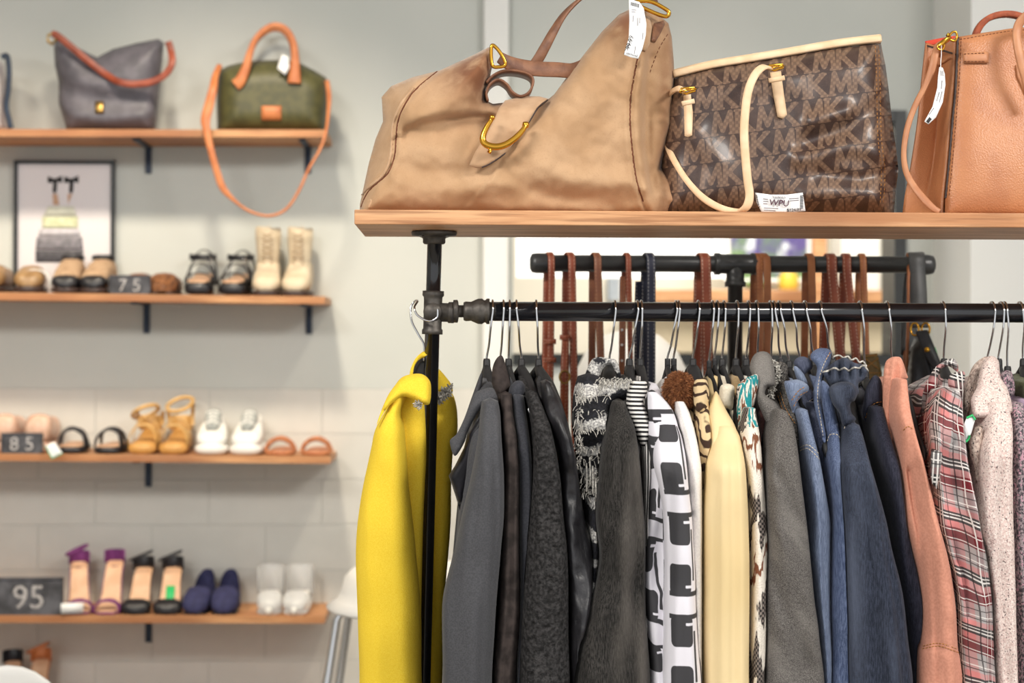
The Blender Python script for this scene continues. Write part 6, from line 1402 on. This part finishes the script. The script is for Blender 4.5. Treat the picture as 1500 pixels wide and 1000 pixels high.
g23 = garment('denim_jacket', 'dark indigo denim jacket beside the salmon shirt', 'jacket', c_denim_i, (1263, 1268), [(596, 1272, 1292), (640, 1282, 1304), (682, 1292, 1316), (720, 1300, 1320), (760, 1306, 1326), (870, 1322, 1351), (940, 1332, 1354), (1000, 1336, 1350)], 2.285, (.005, 30, 3, 26), hlabel='black hanger holding the dark indigo denim jacket', ny=545)
co, ctr_ = collar(g23, z5((782, 400), (790, 330), (800, 270), (830, 210), (860, 190), (890, 230), (893, 320), (890, 360), (850, 365), (815, 400), (800, 450)), c_denim_i, 2.37, .012, 9)
stitch(co, ctr_, [z5((800, 430), (815, 385), (850, 350), (890, 340)), z5((812, 440), (828, 395), (858, 362), (892, 352))], m_thread_o)
# --- right group
g24 = garment('salmon_shirt', 'salmon pink twill shirt jacket with a rolled collar', 'shirt', c_salmon, (1303, 1307), [(556, 1310, 1327), (580, 1309, 1330), (600, 1312, 1333), (618, 1316, 1337), (640, 1320, 1342), (682, 1324, 1353), (720, 1327, 1362), (760, 1329, 1373), (800, 1338, 1384), (840, 1348, 1394), (900, 1354, 1401), (948, 1352, 1405), (955, 1349, 1407), (1000, 1348, 1413)], 2.255, (.007, 32, 2.5, 27), hlabel='black hanger holding the salmon shirt jacket', crease=[([(1332, 690), (1343, 770), (1350, 860), (1356, 935)], 4, -.014), ([(1340, 680), (1354, 780), (1362, 880), (1366, 940)], 4.5, -.009), ([(1350, 740), (1372, 820), (1384, 900)], 9, .005), ([(1352, 952), (1376, 948), (1405, 956)], 2.5, -.005), ([(1366, 950), (1372, 1000)], 3, -.006)], ny=530, hw=.6)
collar(g24, z7((130, 230), (140, 130), (165, 95), (205, 85), (235, 100), (262, 180), (268, 205), (235, 220), (205, 235), (190, 280), (195, 340), (215, 400), (230, 470), (238, 520), (220, 600), (190, 560), (200, 640), (212, 760), (180, 690), (150, 560), (130, 420)), c_salmon, lambda x, y: 2.36 - .0002 * (y - 520), .010, 8, disp=lambda x, y: .004 * math.sin(x * .5 + y * .06))
stitch(g24, NK[g24], [[(1352, 946), (1376, 942), (1404, 951)], [(1351, 950), (1376, 946), (1405, 956)], z7((242, 500), (270, 478), (305, 500))], m_thread_o, off=.0006)
g25 = garment('plaid_shirt', 'red, black and pink plaid shirt', 'shirt', c_plaid, (1385, 1383), [(572, 1382, 1404), (590, 1374, 1410), (620, 1368, 1412), (650, 1370, 1416), (700, 1374, 1422), (760, 1374, 1433), (820, 1382, 1446), (900, 1398, 1454), (1000, 1410, 1464)], 2.255, (.009, 30, 4, 28), hlabel='black hanger holding the plaid shirt', crease=[([(1402, 600), (1394, 680), (1400, 780), (1415, 900)], 5, -.013), ([(1384, 650), (1388, 740), (1400, 820)], 5, -.012), ([(1410, 690), (1428, 800), (1440, 1000)], 8, .007), ([(1390, 590), (1380, 640)], 5, -.010)])
collar(g25, z7((345, 400), (352, 300), (380, 220), (420, 150), (460, 120), (520, 95), (550, 130), (548, 170), (500, 140), (450, 160), (432, 240), (420, 330), (400, 420), (375, 500), (370, 600), (335, 520)), c_plaid, 2.42, .012, 9, disp=lambda x, y: .005 * math.sin(y * .25 + x * .1))
collar(g25, z7((498, 210), (520, 180), (585, 170), (588, 230), (580, 300), (575, 380), (545, 330), (500, 250)), c_plaid, 2.375, .008, 7)
obj('cuff_tab', pillow(z7((395, 740), (400, 620), (430, 610), (462, 625), (455, 720), (430, 830), (405, 800)), 2.25, .006, 5, 4), c_plaid, g25)
g26 = garment('boucle_coat', 'cream and pink flecked boucle jacket', 'jacket', c_boucle, (1458, 1447), [(590, 1440, 1476), (620, 1442, 1483), (660, 1440, 1485), (700, 1437, 1485), (760, 1434, 1486), (830, 1440, 1487), (900, 1449, 1488), (1000, 1463, 1490)], 2.26, (.005, 26, 3, 29), hlabel='black hanger holding the cream boucle jacket', crease=[([(1464, 640), (1460, 800), (1472, 1000)], 5, -.008), ([(1450, 650), (1446, 800)], 5, -.006)])
collar(g26, z7((590, 330), (600, 240), (630, 150), (670, 105), (712, 85), (700, 130), (670, 200), (640, 290), (610, 400), (600, 480), (575, 440)), c_boucle2, 2.43, .010, 8)
collar(g26, z7((625, 330), (660, 250), (680, 150), (705, 95), (745, 82), (780, 110), (790, 180), (820, 240), (850, 330), (855, 400), (760, 420), (690, 430), (640, 420)), c_boucle, lambda x, y: 2.40 - .0009 * (y - 520), .014, 12)
obj('front_edge', pillow(z7((610, 560), (650, 480), (690, 470), (690, 600), (680, 760), (670, 900), (655, 840), (640, 700), (620, 640)), 2.30, .008, 7, 5), c_boucle2, g26)
o = obj('price_tag', pillow(z7((578, 480), (600, 430), (632, 415), (648, 440), (625, 520), (595, 565)), 2.285, .0008, 3, 4, rim=.0005), m_paper, g26)
obj('tag_edge', tube([P(x, y, 2.283) for x, y in z7((600, 430), (632, 415), (648, 440))], .0016, 6), m_green, o)
obj('tag_edge', tube([P(x, y, 2.283) for x, y in z7((595, 565), (610, 550), (618, 530))], .0016, 6), m_green, o)
g27 = garment('tweed_jacket', 'multicoloured flecked tweed jacket beside the cream boucle', 'jacket', c_multi, (1471, 1463), [(590, 1476, 1496), (640, 1482, 1502), (700, 1484, 1508), (760, 1486, 1514), (1000, 1490, 1526)], 2.275, (.005, 30, 3, 30), hlabel='black hanger holding the multicoloured tweed jacket')
collar(g27, z7((790, 190), (815, 165), (850, 170), (868, 220), (870, 290), (840, 330), (870, 400), (890, 470), (860, 460), (830, 380), (800, 280)), c_multi, 2.37, .012, 8)
g28 = garment('lilac_top', 'lilac top hanging past the tweed jacket', 'blouse', c_lilac, (1476, 1476), [(586, 1490, 1512), (640, 1494, 1520), (700, 1510, 1534), (1000, 1530, 1556)], 2.30, (.004, 30, 3, 31), hlabel='black hanger holding the lilac top', ny=538)
g29 = garment('olive_jacket', 'olive green jacket at the far end of the rail', 'jacket', c_olive, (1499, 1499), [(560, 1494, 1516), (640, 1506, 1532), (800, 1530, 1560), (1000, 1545, 1580)], 2.32, (.004, 30, 3, 32), hlabel='black hanger holding the olive jacket')

# ------------------------------------------------------------------ neighbours press against each other instead of passing through
BIN = .008
def cloth_parts(t, nm): return [c for c in t.children if c.name.split('.')[0] == nm]
def spans(objs):
    d = {}
    for o in objs:
        g = ORG[o]
        for v in o.data.vertices:
            k = int((v.co.z + g.z) / BIN); x = v.co.x + g.x; a = d.get(k); d[k] = (min(a[0], x), max(a[1], x)) if a else (x, x)
    return d
def at_bin(d, k):
    for q in (0, 1, -1, 2, -2):
        if k + q in d: return d[k + q]
def squeeze(o, lim):
    """keep a hanging cloth between its neighbours: lim(bin) -> (lowest x, highest x)"""
    g = ORG[o]
    for v in o.data.vertices:
        r = lim(int((v.co.z + g.z) / BIN))
        if r:
            lo, hi = r
            if hi - lo < .003: lo = hi = (lo + hi) / 2; lo -= .0015; hi += .0015
            x = v.co.x + g.x; v.co.x = max(lo, min(hi, x)) - g.x
    o.data.update()
done = []
for nx, yn, t in sorted(REG, key=lambda r: r[1]):
    sl_ = cloth_parts(t, 'sleeve'); own = spans(sl_)
    def lim(k):
        lo, hi = -9, 9
        for n2, s2 in done:
            a = at_bin(s2, k)
            if a:
                if n2 < nx: lo = max(lo, a[1] + .0008)
                else: hi = min(hi, a[0] - .0008)
        return (lo, hi)
    for o in sl_: squeeze(o, lim)
    done.append((nx, spans(sl_)))
done.sort(key=lambda r: r[0]); order = sorted(REG, key=lambda r: r[0])
bodies = [spans(cloth_parts(t, 'body')) for _, _, t in order]
for i, (nx, yn, t) in enumerate(order):
    def slot(j, k):
        return at_bin(done[j][1], k) or at_bin(bodies[j], k)
    def lim(k):
        me = slot(i, k); lo, hi = -9, 9
        if i: 
            a = slot(i - 1, k)
            if a: lo = (a[1] + me[0]) / 2 + .0005
        if i + 1 < len(order):
            a = slot(i + 1, k)
            if a: hi = (a[0] + me[1]) / 2 - .0005
        return (lo, hi)
    for o in cloth_parts(t, 'body'): squeeze(o, lim)
